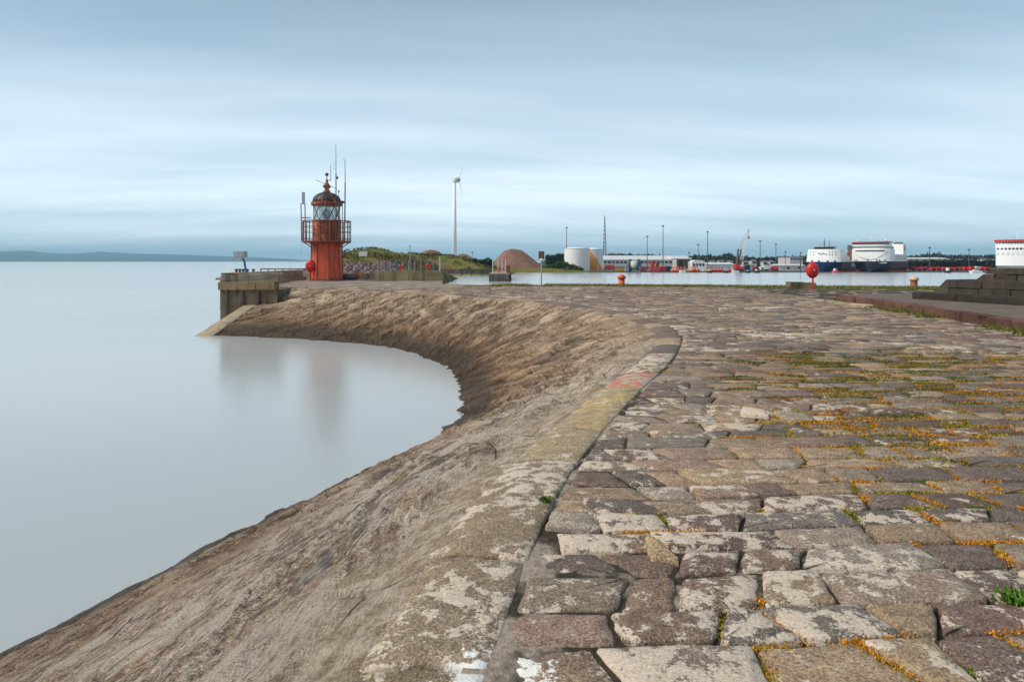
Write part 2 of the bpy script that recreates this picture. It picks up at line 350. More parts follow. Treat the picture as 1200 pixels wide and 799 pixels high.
M['red'] = mat_plain('signal_red', (.55, .02, .018), .4, 0, .12)
M['orange'] = mat_plain('buoy_orange', (.72, .16, .03), .5, 0, .15)
M['pink'] = mat_plain('faded_red_paint', (.60, .08, .11), .5, 0, .15)
M['yellow'] = mat_plain('ochre_yellow_paint', (.55, .36, .07), .5, 0, .15)
M['blue'] = mat_plain('blue_paint', (.03, .17, .33), .4, 0, .15)
M['navy'] = mat_plain('navy_hull_paint', (.006, .012, .04), .35, 0, .2, .3)
M['navy2'] = mat_plain('blue_hull_paint', (.012, .05, .16), .35, 0, .2, .3)
M['darkwin'] = mat_plain('dark_window', (.015, .018, .022), .15, 0, .2)
M['teal'] = mat_plain('teal_reel_paint', (.015, .10, .15), .5, 0, .2)
M['shed'] = mat_plain('pale_cladding', (.50, .50, .51), .5, 0, .1, .4)
M['roof'] = mat_plain('pale_roof', (.56, .57, .58), .55, 0, .1, .3)
M['brick'] = mat_plain('dark_brick', (.16, .06, .05), .8, 0, .3)
M['timber'] = mat_concrete('weathered_timber', (.085, .075, .062), (.17, .15, .125), (.04, .035, .028), .5, 2)
M['cream'] = mat_plain('cream_wall', (.55, .52, .44), .7, 0, .12, .4)
M['slate'] = mat_plain('slate_roof', (.13, .12, .125), .7, 0, .2, .5)
M['yard'] = mat_concrete('yard_ground', (.13, .12, .11), (.20, .19, .17), (.09, .08, .07), .4, .1)
M['turbine'] = mat_plain('turbine_white', (.74, .76, .78), .5, 0, .05, .1)
M['dune'] = mat_grass('dune_grass', [(.34, (.06, .08, .018)), (.46, (.11, .135, .025)), (.53, (.20, .165, .05)), (.62, (.17, .10, .055))], .16)
M['heap'] = mat_grass('red_aggregate', [(.3, (.19, .105, .08)), (.7, (.29, .17, .13))], .25)
M['bank'] = mat_grass('scrub_bank', [(.3, (.09, .10, .02)), (.5, (.16, .15, .03)), (.7, (.19, .14, .05))], .2)
M['green_bank'] = mat_grass('green_bank', [(.3, (.025, .055, .03)), (.7, (.07, .12, .04))], .08)
M['turf'] = mat_grass('turf', [(.3, (.10, .12, .02)), (.5, (.16, .15, .03)), (.7, (.22, .18, .06))], .8)
M['leaf'] = mat_leaf('leaf_tint')
M['hill'] = mat_grass('far_hill', [(.3, (.06, .08, .05)), (.7, (.11, .12, .08))], .0008)
M['rubble'] = mat_plain('mauve_rubble', (.17, .115, .12), .85, 0, .5, 1.2)

# ------------------------------------------------------------------ the curved sea wall
SEA = -2.7
crest_k = np.array([(-1.55,-5,0),(-1.15,-2,0),(-.85,.6,0),(-.65,2.6,0),(-.45,3.83,0),(.03,5.7,0),(1.05,8.6,0),(2.05,11.2,0),(2.95,14.2,-.03),(3.38,16.4,-.06),(3.5,19.4,-.1),(3.0,24.4,-.14),(1.14,30.3,-.18),(-1.75,35.1,-.2),(-6,40,-.2),(-11.1,44.3,-.2),(-16.2,48.2,-.2)])
water_k = np.array([(-9.2,-1.5),(-8.3,1.2),(-7.4,3.6),(-6.4,5.7),(-5.65,7.4),(-4.8,9.6),(-4.0,11.6),(-3.3,13.3),(-2.45,15.0),(-1.8,17.0),(-1.55,19.9),(-1.85,23.7),(-2.45,26.8),(-3.4,29.3),(-5.6,33.3),(-10,36.7),(-17.3,39.4)])
def spline(P, n):
    """Catmull-Rom through key rows, n samples each span"""
    P = np.vstack([2*P[0]-P[1], P, 2*P[-1]-P[-2]]); out = []
    for i in range(1, len(P) - 2):
        for k in range(n):
            t = k / n
            out.append(.5 * ((2*P[i]) + (-P[i-1]+P[i+1])*t + (2*P[i-1]-5*P[i]+4*P[i+1]-P[i+2])*t*t + (-P[i-1]+3*P[i]-3*P[i+1]+P[i+2])*t**3))
    out.append(P[-2]); return np.array(out)
CR = spline(crest_k, 60); WL = spline(water_k, 60)
seg = np.r_[0, np.cumsum(np.linalg.norm(np.diff(CR[:, :2], axis=0), axis=1))]
def at_s(A, s): return np.stack([np.interp(s, seg, A[:, k]) for k in range(A.shape[1])], -1)
def s_at_y(y): return np.interp(y, CR[:, 1], seg)
tan = np.gradient(CR[:, :2], axis=0); tan /= np.linalg.norm(tan, axis=1)[:, None]
INN = np.stack([tan[:, 1], -tan[:, 0]], -1)             # inland normal
JT = CR.copy(); JT[:, :2] += INN * .56                   # joint between coping and paving
JS = JT[:, 1].argsort()
def x_joint(y): return np.interp(y, JT[JS, 1], JT[JS, 0])
def crest_dist(x, y):
    x = np.ravel(x); y = np.ravel(y); d = np.empty(len(x)); z = np.empty(len(x)); C = CR[::6]
    for a in range(0, len(x), 8000):
        q = (x[a:a+8000, None] - C[None, :, 0])**2 + (y[a:a+8000, None] - C[None, :, 1])**2
        k = q.argmin(1); d[a:a+8000] = np.sqrt(q[np.arange(len(k)), k]); z[a:a+8000] = C[k, 2]
    return d, z
def z_top(x, y):
    sh = np.shape(x); d, z = crest_dist(x, y); x = np.ravel(x); y = np.ravel(y)
    far = np.clip((y - 5) / 10, 0, 1)
    r = z * np.clip(1 - d / 9, 0, 1) + .030 * fbm(x * .45, y * .45, 11, 3) * (.5 + .8 * far) - .02 * far
    return r.reshape(sh)

sea_wall = thing('sea_wall', 'curved weathered stone sea wall sloping down to the water below the paved crest', 'sea wall')
def build_slope():
    s = [s_at_y(-4.0)]
    while s[-1] < seg[-1]:
        y = np.interp(s[-1], seg, CR[:, 1]); s.append(s[-1] + (.032 if y < 7 else .05 if y < 15 else .085))
    s = np.array(s); s[-1] = seg[-1]; nv = 150; v = np.r_[-.045, np.linspace(0, 1.3, nv - 1)]
    C = at_s(CR, s); W = np.c_[at_s(WL, s), np.full(len(s), SEA)]
    L = np.linalg.norm(W - C, axis=1)
    P = C[:, None, :] * (1 - v)[None, :, None] + W[:, None, :] * v[None, :, None]
    P[:, :, 2] += .09 * np.sin(np.pi * np.clip(v, 0, 1))[None, :] - .05
    k = np.clip((s - s_at_y(9)) / 12, 0, 1) * .75 + .04
    g = np.r_[0, np.cumsum(.5 * (k[1:] + k[:-1]) * np.diff(s))]
    U = np.repeat(s[:, None], nv, 1); V = v[None, :] * L[:, None]; T = V - g[:, None]
    du = np.gradient(P, axis=0); dv = np.gradient(P, axis=1); nrm = np.cross(dv, du); nrm /= np.linalg.norm(nrm, axis=2)[..., None]
    if nrm[..., 2].mean() < 0: nrm = -nrm
    far = np.clip((s - s_at_y(7)) / 10, 0, 1)[:, None]
    row = np.floor(T / .48); bl = (U + .37 * row) / .95 + .15 * fbm(U * .7, row * 3.1, 5, 2); bc = np.floor(bl)
    off = hash2(row, bc, 3) - .5
    fr = T / .48 - row; fb = bl - bc
    jd = np.minimum(np.minimum(fr, 1 - fr) * .48, np.minimum(fb, 1 - fb) * .95)
    joint = np.clip(1 - jd / .05, 0, 1)
    d = .055 * fbm(U * .30, T * 1.9, 21, 5) + .030 * fbm(U * 1.6, T * 3.5, 31, 4) + .012 * fbm(U * 7, T * 9, 41, 3)
    led = fbm(U * .22, T * 1.1, 51, 3); d += .075 * np.clip((led - .05) * 8, 0, 1) * (1 - .4 * far) + (1 - far) * .035 * fbm(U * 2.2, T * 3.0, 71, 4)
    d += (.015 + .11 * far) * off - (.012 + .06 * far) * joint + far * .08 * fbm(U * 1.1, T * 2.4, 61, 4)
    P[:, 0, 2] -= .12; fade = np.clip(V / .35, 0, 1); P += nrm * (d * fade)[..., None]
    me = bpy.data.meshes.new('slope'); nu = len(s)
    idx = np.arange(nu * nv).reshape(nu, nv)
    F_ = np.stack([idx[:-1, :-1], idx[:-1, 1:], idx[1:, 1:], idx[1:, :-1]], -1).reshape(-1, 4)
    me.from_pydata(P.reshape(-1, 3).tolist(), [], F_.tolist())
    set_attr(me, 'joint', joint * (.25 + .75 * far) * np.clip(vnoise(U * .8, T * 1.3, 8) * 2.2 - .5, 0, 1)); set_attr(me, 'tint', off + .5)
    if me.polygons[len(me.polygons) // 2].normal.z < 0: me.flip_normals()
    uv = me.uv_layers.new(name='strata'); li = np.empty(len(me.loops), dtype=np.int32); me.loops.foreach_get('vertex_index', li)
    uv.data.foreach_set('uv', np.stack([U.ravel(), T.ravel()], -1)[li].astype(np.float32).ravel())
    uv = me.uv_layers.new(name='true_v'); uv.data.foreach_set('uv', np.stack([U.ravel(), V.ravel()], -1)[li].astype(np.float32).ravel())
    me.polygons.foreach_set('use_smooth', [True] * len(me.polygons)); me.materials.append(M['slope'])
    link('slope', me, sea_wall)
build_slope()

# stones: irregular quads with worn, rounded edges
def stone_geo(corners, h, thick, n, gap, rough, bulge, seed, rings=1, tilt=(0, 0), edge=.011, warp=None):
    c = np.array(corners, float); ctr = c.mean(0); rs = np.random.RandomState(seed & 0x7fffffff)
    pts = []
    for a in range(4):
        p, q = c[a], c[(a+1) % 4]; e = np.linalg.norm(q - p); cut = min(.08, .028 / max(e, .01))
        for t in np.linspace(cut, 1 - cut, n): pts.append(p + (q - p) * t)
    pts = np.array(pts); m = len(pts)
    if warp: pts = warp(pts); ctr = warp(ctr[None, :])[0]
    nrm = np.roll(pts, -1, 0) - np.roll(pts, 1, 0); nrm = np.stack([-nrm[:, 1], nrm[:, 0]], -1); nrm /= np.linalg.norm(nrm, axis=1)[:, None] + 1e-9
    if ((ctr - pts) * nrm).sum() < 0: nrm = -nrm
    wob = rs.rand(m) * rough; wob = (wob + np.roll(wob, 1)) * .5
    pts = pts + nrm * (gap + wob)[:, None]
    V = []; zt = z_top(pts[:, 0], pts[:, 1]); zc = float(z_top(ctr[0:1], ctr[1:2])[0])
    def zz(P, z0): return z0 + h + (P[:, 0] - ctr[0]) * tilt[0] + (P[:, 1] - ctr[1]) * tilt[1]
    V.append(np.c_[pts + nrm * -.004, zz(pts, zt) - thick])
    V.append(np.c_[pts, zz(pts, zt) - edge - rs.rand(m) * .010])
    p2 = pts + nrm * edge * .9; V.append(np.c_[p2, zz(p2, zt) - .002 - rs.rand(m) * .004])
    for r in range(rings):
        f = (r + 1) / (rings + 1) * .9 + .05; p3 = p2 + (ctr - p2) * f
        V.append(np.c_[p3, zz(p3, zt * (1 - f) + zc * f) + bulge * math.sin(f * 1.5) + rs.randn(m) * .0018])
    V.append(np.array([[ctr[0], ctr[1], zc + h + bulge]]))
    V = np.vstack(V); fs = []; nr = 3 + rings
    for i in range(nr - 1):
        for k in range(m): fs.append((i*m + k, i*m + (k+1) % m, (i+1)*m + (k+1) % m, (i+1)*m + k))
    last = (nr - 1) * m
    for k in range(m): fs.append((last + k, last + (k+1) % m, nr * m))
    # orientation
    a, b, cc = V[last], V[last + 1], V[nr * m]
    if np.cross(b - a, cc - a)[2] < 0: fs = [f[::-1] for f in fs]
    return V, fs

def lichen_at(x, y):
    d = x - x_joint(y)
    f = np.exp(-np.clip(d, 0, 99) / 1.7) * .35 + .03 + .62 * fbm(np.array([x * .5]), np.array([y * .7]), 77, 3)[0]
    return float(np.clip(f - .16 * math.exp(-((x - 5) / 3) ** 2 - ((y - 8) / 4) ** 2) - .05 * min(1, max(0, (y - 10) / 8)), -.5, .7))

stones = []                                             # (corners, y-centre, x-centre, seed)
joints = []
y = 1.5; k = 0
def warp_course(p):
    x, yy = p[:, 0], p[:, 1]; return np.stack([x + .03 * fbm(x * .9 + 40, yy * .9, 6, 2), yy + A0 * np.clip(1 - yy / 9, 0, 1) * x + .085 * fbm(x * .8, yy * .9, 5, 3)], -1)
A0 = .10
while y < 47.0:
    dep = random.choice([.22, .27, .31, .35, .38, .29]) * (1 + .25 * min(1, max(0, (y - 10) / 14)))
    tiltr = A0 * max(0, 1 - y / 9)
    def yl(x, yy): return float(warp_course(np.array([[x, yy]]))[0, 1])
    xr = .80 * (y + dep) + 2.0
    if y > 12: xr = min(xr, 13.2)
    x = float(x_joint(yl(x_joint(y), y))) + .01; first = True
    xmin = -.66 * (y + 1) - 1.5
    skew = random.uniform(-.07, .07)
    while x < xr:
        ln = random.choice([.26, .34, .42, .48, .54, .60, .72]) * (1 + .2 * min(1, max(0, (y - 10) / 14)))
        x2 = x + ln
        if x2 > xmin:
            sk2 = random.uniform(-.085, .085)
            xa = float(x_joint(yl(x, y))) + .01 if first else x + skew; xb = float(x_joint(yl(x, y + dep))) + .01 if first else x - skew
            c = [(xa, y), (x2 + sk2, y), (x2 - sk2, y + dep), (xb, y + dep)]
            wc = warp_course(np.array(c)); ce = wc.mean(0); stones.append((c, float(ce[1]), float(ce[0]))); skew = sk2; c = wc.tolist()
            if y < 17: joints.append((c[0], c[1])); joints.append((c[1], c[2]))
        first = False; x = x2
    y += dep; k += 1
missing = (.62, 3.86)                                   # a stone has sunk here, leaving a hole

pavement = None
def build_ground():
    global pavement
    ys = np.r_[np.arange(.6, 8, .12), np.arange(8, 20, .25), np.arange(20, 44.01, .5)]; t = np.linspace(0, 1, 70) ** 1.8
    xl = x_joint(ys) - .12
    Xg = xl[:, None] + t[None, :] * (60 - xl)[:, None]; Yg = np.repeat(ys[:, None], 70, 1)
    d = Xg - x_joint(Yg)
    Zg = z_top(Xg, Yg) - .034 + .024 * fbm(Xg * .9, Yg * .9, 90, 3) + .024 * np.exp(-np.clip(d, 0, 9) / .7) - .10 * np.exp(-((Xg - .45)**2 + (Yg - 3.86)**2) / .14**2)
    idx = np.arange(Xg.size).reshape(Xg.shape)
    F_ = np.stack([idx[:-1, :-1], idx[:-1, 1:], idx[1:, 1:], idx[1:, :-1]], -1).reshape(-1, 4)
    me = bpy.data.meshes.new('pavement'); me.from_pydata(np.stack([Xg, Yg, Zg], -1).reshape(-1, 3).tolist(), [], F_.tolist())
    me.materials.append(M['bed']); me.polygons.foreach_set('use_smooth', [True] * len(me.polygons))
    set_attr(me, 'mortar', np.exp(-np.clip(d, 0, 9) / .7).ravel()); pavement = tag(link('pavement', me), kind='structure')
build_ground()
def area_px(s):                                          # rough size in the picture
    c, yc, xc = s; w = c[1][0] - c[0][0]; dp = c[2][1] - c[1][1]
    if abs(xc / yc) > .76 or yc < 2.2: return 0
    return w * dp / yc**3
order = sorted(range(len(stones)), key=lambda i: -area_px(stones[i]))
near = set(order[:300])
rV, rF, rR, rLc = [], [], [], []; off = 0
hole_i = min(range(len(stones)), key=lambda i: (stones[i][2] - missing[0])**2 + (stones[i][1] - missing[1])**2)
for i, s in enumerate(stones):
    c, yc, xc = s
    h = max(-.008, random.gauss(0, .0065)); rnd = random.random(); lich = lichen_at(xc, yc) + random.gauss(0, .12); tl = (random.gauss(0, .009), random.gauss(0, .011))
    if xc - float(x_joint(yc)) > 2.2 and yc < 9: rnd = random.choice([.02, .05, .2, .45, .5, .58, .62, .95, .36])
    if i == hole_i:
        c = [(c[0][0] + .15, c[0][1] + .03), c[1], c[2], (c[3][0] + .07, c[3][1])]; near.add(i)
    if i in near:
        V, fs = stone_geo(c, h, .14, 8 if yc < 6 else 4, .003, .019 if yc < 6 else .013, .004, i * 7 + 1, 2 if yc < 6 else 1, tl, warp=warp_course)
        me = bpy.data.meshes.new('paving_stone'); me.from_pydata(V.tolist(), [], fs); me.materials.append(M['paving'])
        me.polygons.foreach_set('use_smooth', [True] * len(me.polygons))
        set_attr(me, 'rnd', np.full(len(V), rnd)); set_attr(me, 'lich', np.full(len(V), lich))
        link('paving_stone', me, pavement)
    else:
        V, fs = stone_geo(c, h * 1.3, .10, 2, .003 if yc > 12 else .005, .008 if yc > 12 else .012, .006, i * 7 + 1, 0, tl, edge=.007 if yc > 12 else .011, warp=warp_course)
        rV.append(V); rF += [tuple(q + off for q in f) for f in fs]; off += len(V)
        rR.append(np.full(len(V), rnd)); rLc.append(np.full(len(V), lich))
me = bpy.data.meshes.new('distant_paving'); me.from_pydata(np.vstack(rV).tolist(), [], rF); me.materials.append(M['paving'])
me.polygons.foreach_set('use_smooth', [True] * len(me.polygons))
set_attr(me, 'rnd', np.concatenate(rR)); set_attr(me, 'lich', np.concatenate(rLc))
tag(link('distant_paving', me, pavement), kind='stuff')

# coping stones along the crest
s = s_at_y(.8); n_cop = 0
while s < seg[-1] - 1.0:
    yc0 = float(np.interp(s, seg, CR[:, 1])); ln = random.uniform(.75, 1.25) * (1 + .5 * min(1, yc0 / 30))
    s2 = min(s + ln, seg[-1]); a, b = at_s(CR, s), at_s(CR, s2); ja, jb = at_s(JT, s), at_s(JT, s2)
    ov = .05
    na = (a[:2] - ja[:2]); nb = (b[:2] - jb[:2]); na /= np.linalg.norm(na); nb /= np.linalg.norm(nb)
    c = [a[:2] + na * ov, ja[:2], jb[:2], b[:2] + nb * ov]
    ym = (yc0 + b[1]) / 2
    rnd = random.uniform(.05, .6); mt = M['coping']; lich = random.uniform(.2, .5)
    if 5.3 < ym < 8.6: rnd = random.uniform(.62, 1.0); lich = random.uniform(.12, .3)
    if ym > 12: rnd = random.uniform(.0, .3); lich = random.uniform(-.2, .15); rnd = random.random(); mt = M['paving']
    if 9.0 < ym < 10.2: mt = M['red_slab']
    V, fs = stone_geo(c, .012 + random.gauss(0, .006), .22, 9 if ym < 8 else 4, .003, .020, .004, 5000 + n_cop, 4 if ym < 8 else 1, (random.gauss(0, .006), random.gauss(0, .004)), .010)
    # worn nosing: let the sea edge fall away
    ctr = (np.array(ja[:2]) + jb[:2]) / 2; nn = (na + nb) / 2
    q = np.clip(((V[:, :2] - ctr) @ nn - .28) / .34, 0, 1); V[:, 2] -= .085 * q * q
    me = bpy.data.meshes.new('coping_stone'); me.from_pydata(V.tolist(), [], fs); me.materials.append(mt)
    me.polygons.foreach_set('use_smooth', [True] * len(me.polygons))
    set_attr(me, 'rnd', np.full(len(V), rnd)); set_attr(me, 'lich', np.full(len(V), lich))
    o = link('coping_stone', me, sea_wall)
    if mt is M['red_slab']: o['label'] = 'coping stone daubed with faded red paint'
    s = s2 + .004; n_cop += 1
# loose bits: the broken stone by the hole and a pale flat slab further on
def loose_stone(label, corners, h, thick, rnd, lich, mat=None):
    V, fs = stone_geo(corners, h, thick, 4, 0, .015, .01, 9001, 1, (.02, .08))
    me = bpy.data.meshes.new('loose_stone'); me.from_pydata(V.tolist(), [], fs); me.materials.append(mat or M['paving'])
    set_attr(me, 'rnd', np.full(len(V), rnd)); set_attr(me, 'lich', np.full(len(V), lich)); o = smooth_angle(link('loose_stone', me), 50)
    tag(o, label, 'stone')
loose_stone('small broken tan stone tipped beside the hole in the paving', [(.74, 3.66), (.90, 3.62), (.86, 3.82), (.76, 3.96)], .03, .10, .74, .2)
loose_stone('pale flat slab lying loose on the paving', [(2.35, 7.05), (2.62, 6.92), (2.66, 7.15), (2.45, 7.28)], .06, .05, 1.0, .75)

# ------------------------------------------------------------------ moss, stonecrop and grass
def leaf_cloud(name, P, S, T, up=.5, parent=None, tri=True):
    """one small leaf face per point: P (n,3), S size, T tint (n,3)"""
    n = len(P); d = np.random.randn(n, 3); d[:, 2] = np.abs(d[:, 2]) + up; d /= np.linalg.norm(d, axis=1)[:, None]
    t = np.cross(d, np.random.randn(n, 3)); t /= np.linalg.norm(t, axis=1)[:, None]
    S = np.asarray(S)[:, None]
    V = np.stack([P - t * S * .5, P + t * S * .5, P + d * S * 1.3], 1).reshape(-1, 3)
    me = bpy.data.meshes.new(name); me.from_pydata(V.tolist(), [], np.arange(3 * n).reshape(-1, 3).tolist())
    ca = me.color_attributes.new('tint', 'FLOAT_COLOR', 'POINT')
    ca.data.foreach_set('color', np.repeat(np.c_[T, np.ones(n)], 3, 0).astype(np.float32).ravel())
    me.materials.append(M['leaf'])
    return tag(link(name, me, parent), kind='stuff')
OR = np.array((.62, .27, .02)); YE = np.array((.38, .29, .02)); GR = np.array((.11, .17, .015)); OL = np.array((.15, .13, .03))
blobs = [(3.6, 4.9, 1.2, 1.0), (2.7, 4.6, .7, .9), (4.5, 4.6, .9, 1.0), (1.05, 2.75, .45, 1.1), (1.3, 2.55, .35, 1.0), (3.4, 6.3, 1.0, 1.0), (4.4, 6.8, 1.1, .9), (2.5, 5.7, .8, .6), (1.9, 2.9, .4, .3), (.9, 4.1, .28, .8), (3.4, 3.9, .8, .7), (5.5, 5.6, 1.2, .8),
         (4.6, 8.6, 1.2, .9), (5.6, 9.0, 1.6, .8), (5.2, 10.8, 1.8, .8), (7.0, 11.5, 2.0, .5), (3.3, 8.8, 1.0, .4), (1.2, 5.2, .3, .4), (1.9, 5.5, .5, .5), (2.2, 2.75, .3, .5), (6.5, 8.2, 1.4, .5)]
def moss_mask(x, y):
    m = .06
    for bx, by, r, a in blobs: m = max(m, a * math.exp(-((x - bx)**2 + (y - by)**2) / (r * r)))
    return m
P, S, T = [], [], []
for p, q in joints:
    mx, my = (p[0] + q[0]) / 2, (p[1] + q[1]) / 2
    if my < 2.0 or abs(mx) > .85 * my + .5: continue
    m = moss_mask(mx, my)
    if random.random() > m * 1.15: continue
    L_ = math.hypot(q[0] - p[0], q[1] - p[1]); t0 = random.random() * .5; t1 = t0 + random.uniform(.25, .9) if m > .3 else t0 + random.uniform(.08, .2)
    t1 = min(t1, 1); hue = random.random() + (.25 if my < 7 and m > .4 else 0)
    nn = int(L_ * (t1 - t0) * (2400 if my < 5 else 1300 if my < 9 else 700)); wid = random.uniform(.010, .028) * (1 + .06 * my)
    for k in range(nn):
        t = t0 + (t1 - t0) * random.random(); x = p[0] + (q[0] - p[0]) * t + random.gauss(0, wid); yy = p[1] + (q[1] - p[1]) * t + random.gauss(0, wid)
        h2 = hue + .55 * float(vnoise(np.array([x * 5]), np.array([yy * 5]), 8)[0]) - .2 + random.gauss(0, .10)
        c = GR if h2 < .38 else YE if h2 < .68 else OR
        P.append((x, yy, random.uniform(-.03, -.004))); S.append(random.uniform(.005, .010) * (1 + .06 * my)); T.append(c * random.uniform(.6, 1.25))
for bx, by, r, a in blobs:                                # cushions spilling over the stones further off
    if by < 6: continue
    for k in range(int(40 * r * r * a) + 8):
        x = random.gauss(bx, r * .6); yy = random.gauss(by, r * .45); hue = random.random() + (.1 if by < 9 else -.15); rr = random.uniform(.03, .10)
        for j in range(110):
            c = GR if hue < .25 else OL if hue < .45 else YE if hue < .7 else OR
            P.append((x + random.gauss(0, rr * 2.2), yy + random.gauss(0, rr * .6), -.004)); S.append(random.uniform(.007, .014) * (1 + .04 * by)); T.append(c * (.8 if by > 7 else 1) * random.uniform(.45, 1.15))
P = np.array(P); P[:, 2] += z_top(P[:, 0], P[:, 1])
o = leaf_cloud('moss', P, S, np.array(T)); o['label'] = 'green and orange stonecrop and moss growing in the paving joints'; o['category'] = 'moss'
# a few single weeds at the frame's right edge and in the joints
def weed(label, x, y, n, sp):
    P = np.array([(x + random.gauss(0, sp), y + random.gauss(0, sp * .7), random.uniform(-.02, .035)) for _ in range(n)]); P[:, 2] += z_top(P[:, 0], P[:, 1])
    o = leaf_cloud('weed', P, [random.uniform(.012, .026) for _ in range(n)], np.array([np.array((.08, .17, .02)) * random.uniform(.6, 1.5) for _ in range(n)]), 1.0)
    tag(o, label, 'weed')
weed('bright green weed tuft between the darkest stones by the right edge', 2.38, 3.22, 280, .036)
weed('lone green weed tuft in the joint beside the yellow coping', .22, 4.5, 160, .018)

# ------------------------------------------------------------------ water, apron, quay, far ground
w = MB(); ring = [(0, -60), (0, -60)]
def disc(name, r, z, mat, c=(0, 0), n=96):
    m = MB(); radii = [20, 80, 300, 1200, 4000, r]; vs = [(c[0], c[1], z)]; fs = []
    for i, q in enumerate(radii):
        for k in range(n): t = 2 * math.pi * k / n; vs.append((c[0] + q * math.cos(t), c[1] + q * math.sin(t), z))
    for k in range(n): fs.append((0, 1 + k, 1 + (k+1) % n))
    for i in range(len(radii) - 1):
        for k in range(n): a = 1 + i*n; fs.append((a + k, a + n + k, a + n + (k+1) % n, a + (k+1) % n))
    m.add(vs, fs); return m.build(name, mat)
tag(disc('sea', 12000, SEA, M['water']), kind='structure')

def sheet(name, xs, ys, zf, mat, xl=None, parent=None, smooth=True, kind='structure'):
    """height-field over a grid; xl(y) optionally bounds the left side"""
    xs = np.asarray(xs, float); ys = np.asarray(ys, float); Yg = np.repeat(ys[:, None], len(xs), 1)
    Xg = np.repeat(xs[None, :], len(ys), 0) if xl is None else xl(ys)[:, None] + (xs - xs[0])[None, :] / (xs[-1] - xs[0]) * (xs[-1] - xl(ys))[:, None]
    Zg = zf(Xg, Yg); idx = np.arange(Xg.size).reshape(Xg.shape)
    F_ = np.stack([idx[:-1, :-1], idx[:-1, 1:], idx[1:, 1:], idx[1:, :-1]], -1).reshape(-1, 4)
    me = bpy.data.meshes.new(name); me.from_pydata(np.stack([Xg, Yg, Zg], -1).reshape(-1, 3).tolist(), [], F_.tolist()); me.materials.append(mat)
    if smooth: me.polygons.foreach_set('use_smooth', [True] * len(me.polygons))
    o = link(name, me, parent)
    if kind: o['kind'] = kind
    return o
def xl_apron(ys): return np.where(ys < 47.5, x_joint(ys) - .12, -18.9)
M['apron'] = mat_concrete('apron_stone', (.20, .16, .135), (.42, .36, .31), (.11, .085, .07), .6, 1.2)
def apron_right(y): return np.where(y < 47.9, -3.2, -4.9 - (y - 48) * .10)
def fit_apron(o):
    co = np.empty(len(o.data.vertices) * 3); o.data.vertices.foreach_get('co', co); co = co.reshape(-1, 3)
    l = xl_apron(co[:, 1]); t = (co[:, 0] - l) / (-1.9 - l); co[:, 0] = l + t * (apron_right(co[:, 1]) - l); o.data.vertices.foreach_set('co', co.ravel()); o.data.update()
ap_o = sheet('apron', np.linspace(0, 1, 60) * 17 - 18.9, np.r_[np.arange(44.0, 47.4, .4), np.arange(47.6, 76, .8)],
      lambda x, y: -.24 + .22 * np.clip(crest_dist(x, y)[0].reshape(x.shape) / 7, 0, 1) + .07 * fbm(x * .7, y * .7, 3, 4), M['apron'], xl_apron)
fit_apron(ap_o)
MB().prism([(-5.0, 47.9), (-7.7, 75.9), (-18, 75.9), (-18, 62.1), (-12, 62), (-12, 48.2)], -4.2, -.25).build('apron_wall', M['conc_dark'], ap_o)
# quay of the inner harbour: masonry face and turf on its edge
def edge_y(x): return 47.6 - .2 * (x + 4)
quay = thing('harbour_quay', 'stone harbour quay edge with a strip of rough grass along its lip', 'quay')
qb = MB(); qb.prism([(-3.2, 44), (60, 44), (60, 44.2), (28, 44.2), (26, edge_y(26) + .6), (-3.2, edge_y(-4))], -4.2, -.115)
qb.build('quay_face', M['conc_dark'], quay)
gx = np.linspace(-3.2, 30, 90)
sheet('turf', np.linspace(-3.2, 27, 120), np.linspace(0, 1, 8), lambda x, y: -.10 + .09 * np.sin(np.pi * np.clip(y, 0, 1)) + .05 * fbm(x * 1.1, y * 3, 9, 3), M['turf'], None, quay, kind=None)
tf = [c for c in quay.children if c.name.startswith('turf')][0]
co = np.empty(len(tf.data.vertices) * 3); tf.data.vertices.foreach_get('co', co); co = co.reshape(-1, 3)
y0 = np.minimum(44.2, edge_y(co[:, 0]) - 2.2) - .8 * np.clip((co[:, 0] - 2) / 20, 0, 1)
co[:, 1] = y0 + co[:, 1] * (edge_y(co[:, 0]) - y0); tf.data.vertices.foreach_set('co', co.ravel()); tf.data.update()
n = 16000; gxr = np.random.uniform(-3, 27, n); ty = np.random.rand(n); y0 = np.minimum(44.2, edge_y(gxr) - 2.2) - .8 * np.clip((gxr - 2) / 20, 0, 1)
gy = y0 + (ty ** .6) * (edge_y(gxr) - y0); keep = fbm(gxr * .5, gy * .8, 17, 3) > -.35 + .5 * np.exp(-((gxr + 3) / 5) ** 2); gxr, gy = gxr[keep], gy[keep]; n = len(gxr)
T = np.where(np.random.rand(n, 1) < .62, np.array([[.10, .145, .018]]), np.array([[.22, .17, .05]])) * np.random.uniform(.6, 1.3, (n, 1))
def tall_grass(name, x, y, z, h, T, label):
    n = len(x); a = np.random.rand(n) * 6.283; wd = .018 + .01 * np.random.rand(n); lean = np.random.randn(n, 2) * .35
    b = np.stack([x, y, z], -1); t = np.stack([np.cos(a), np.sin(a), 0 * a], -1) * wd[:, None]
    tip = b + np.stack([lean[:, 0] * h, lean[:, 1] * h, h], -1)
    V = np.stack([b - t, b + t, tip], 1).reshape(-1, 3); me = bpy.data.meshes.new(name); me.from_pydata(V.tolist(), [], np.arange(3 * n).reshape(-1, 3).tolist())
    ca = me.color_attributes.new('tint', 'FLOAT_COLOR', 'POINT'); ca.data.foreach_set('color', np.repeat(np.c_[T, np.ones(n)], 3, 0).astype(np.float32).ravel())
    me.materials.append(M['leaf']); return tag(link(name, me), label, 'grass', kind='stuff')
tall_grass('quay_grass', gxr, gy, np.full(n, -.07), np.random.uniform(.08, .24, n), T, 'rough green grass along the lip of the harbour quay')

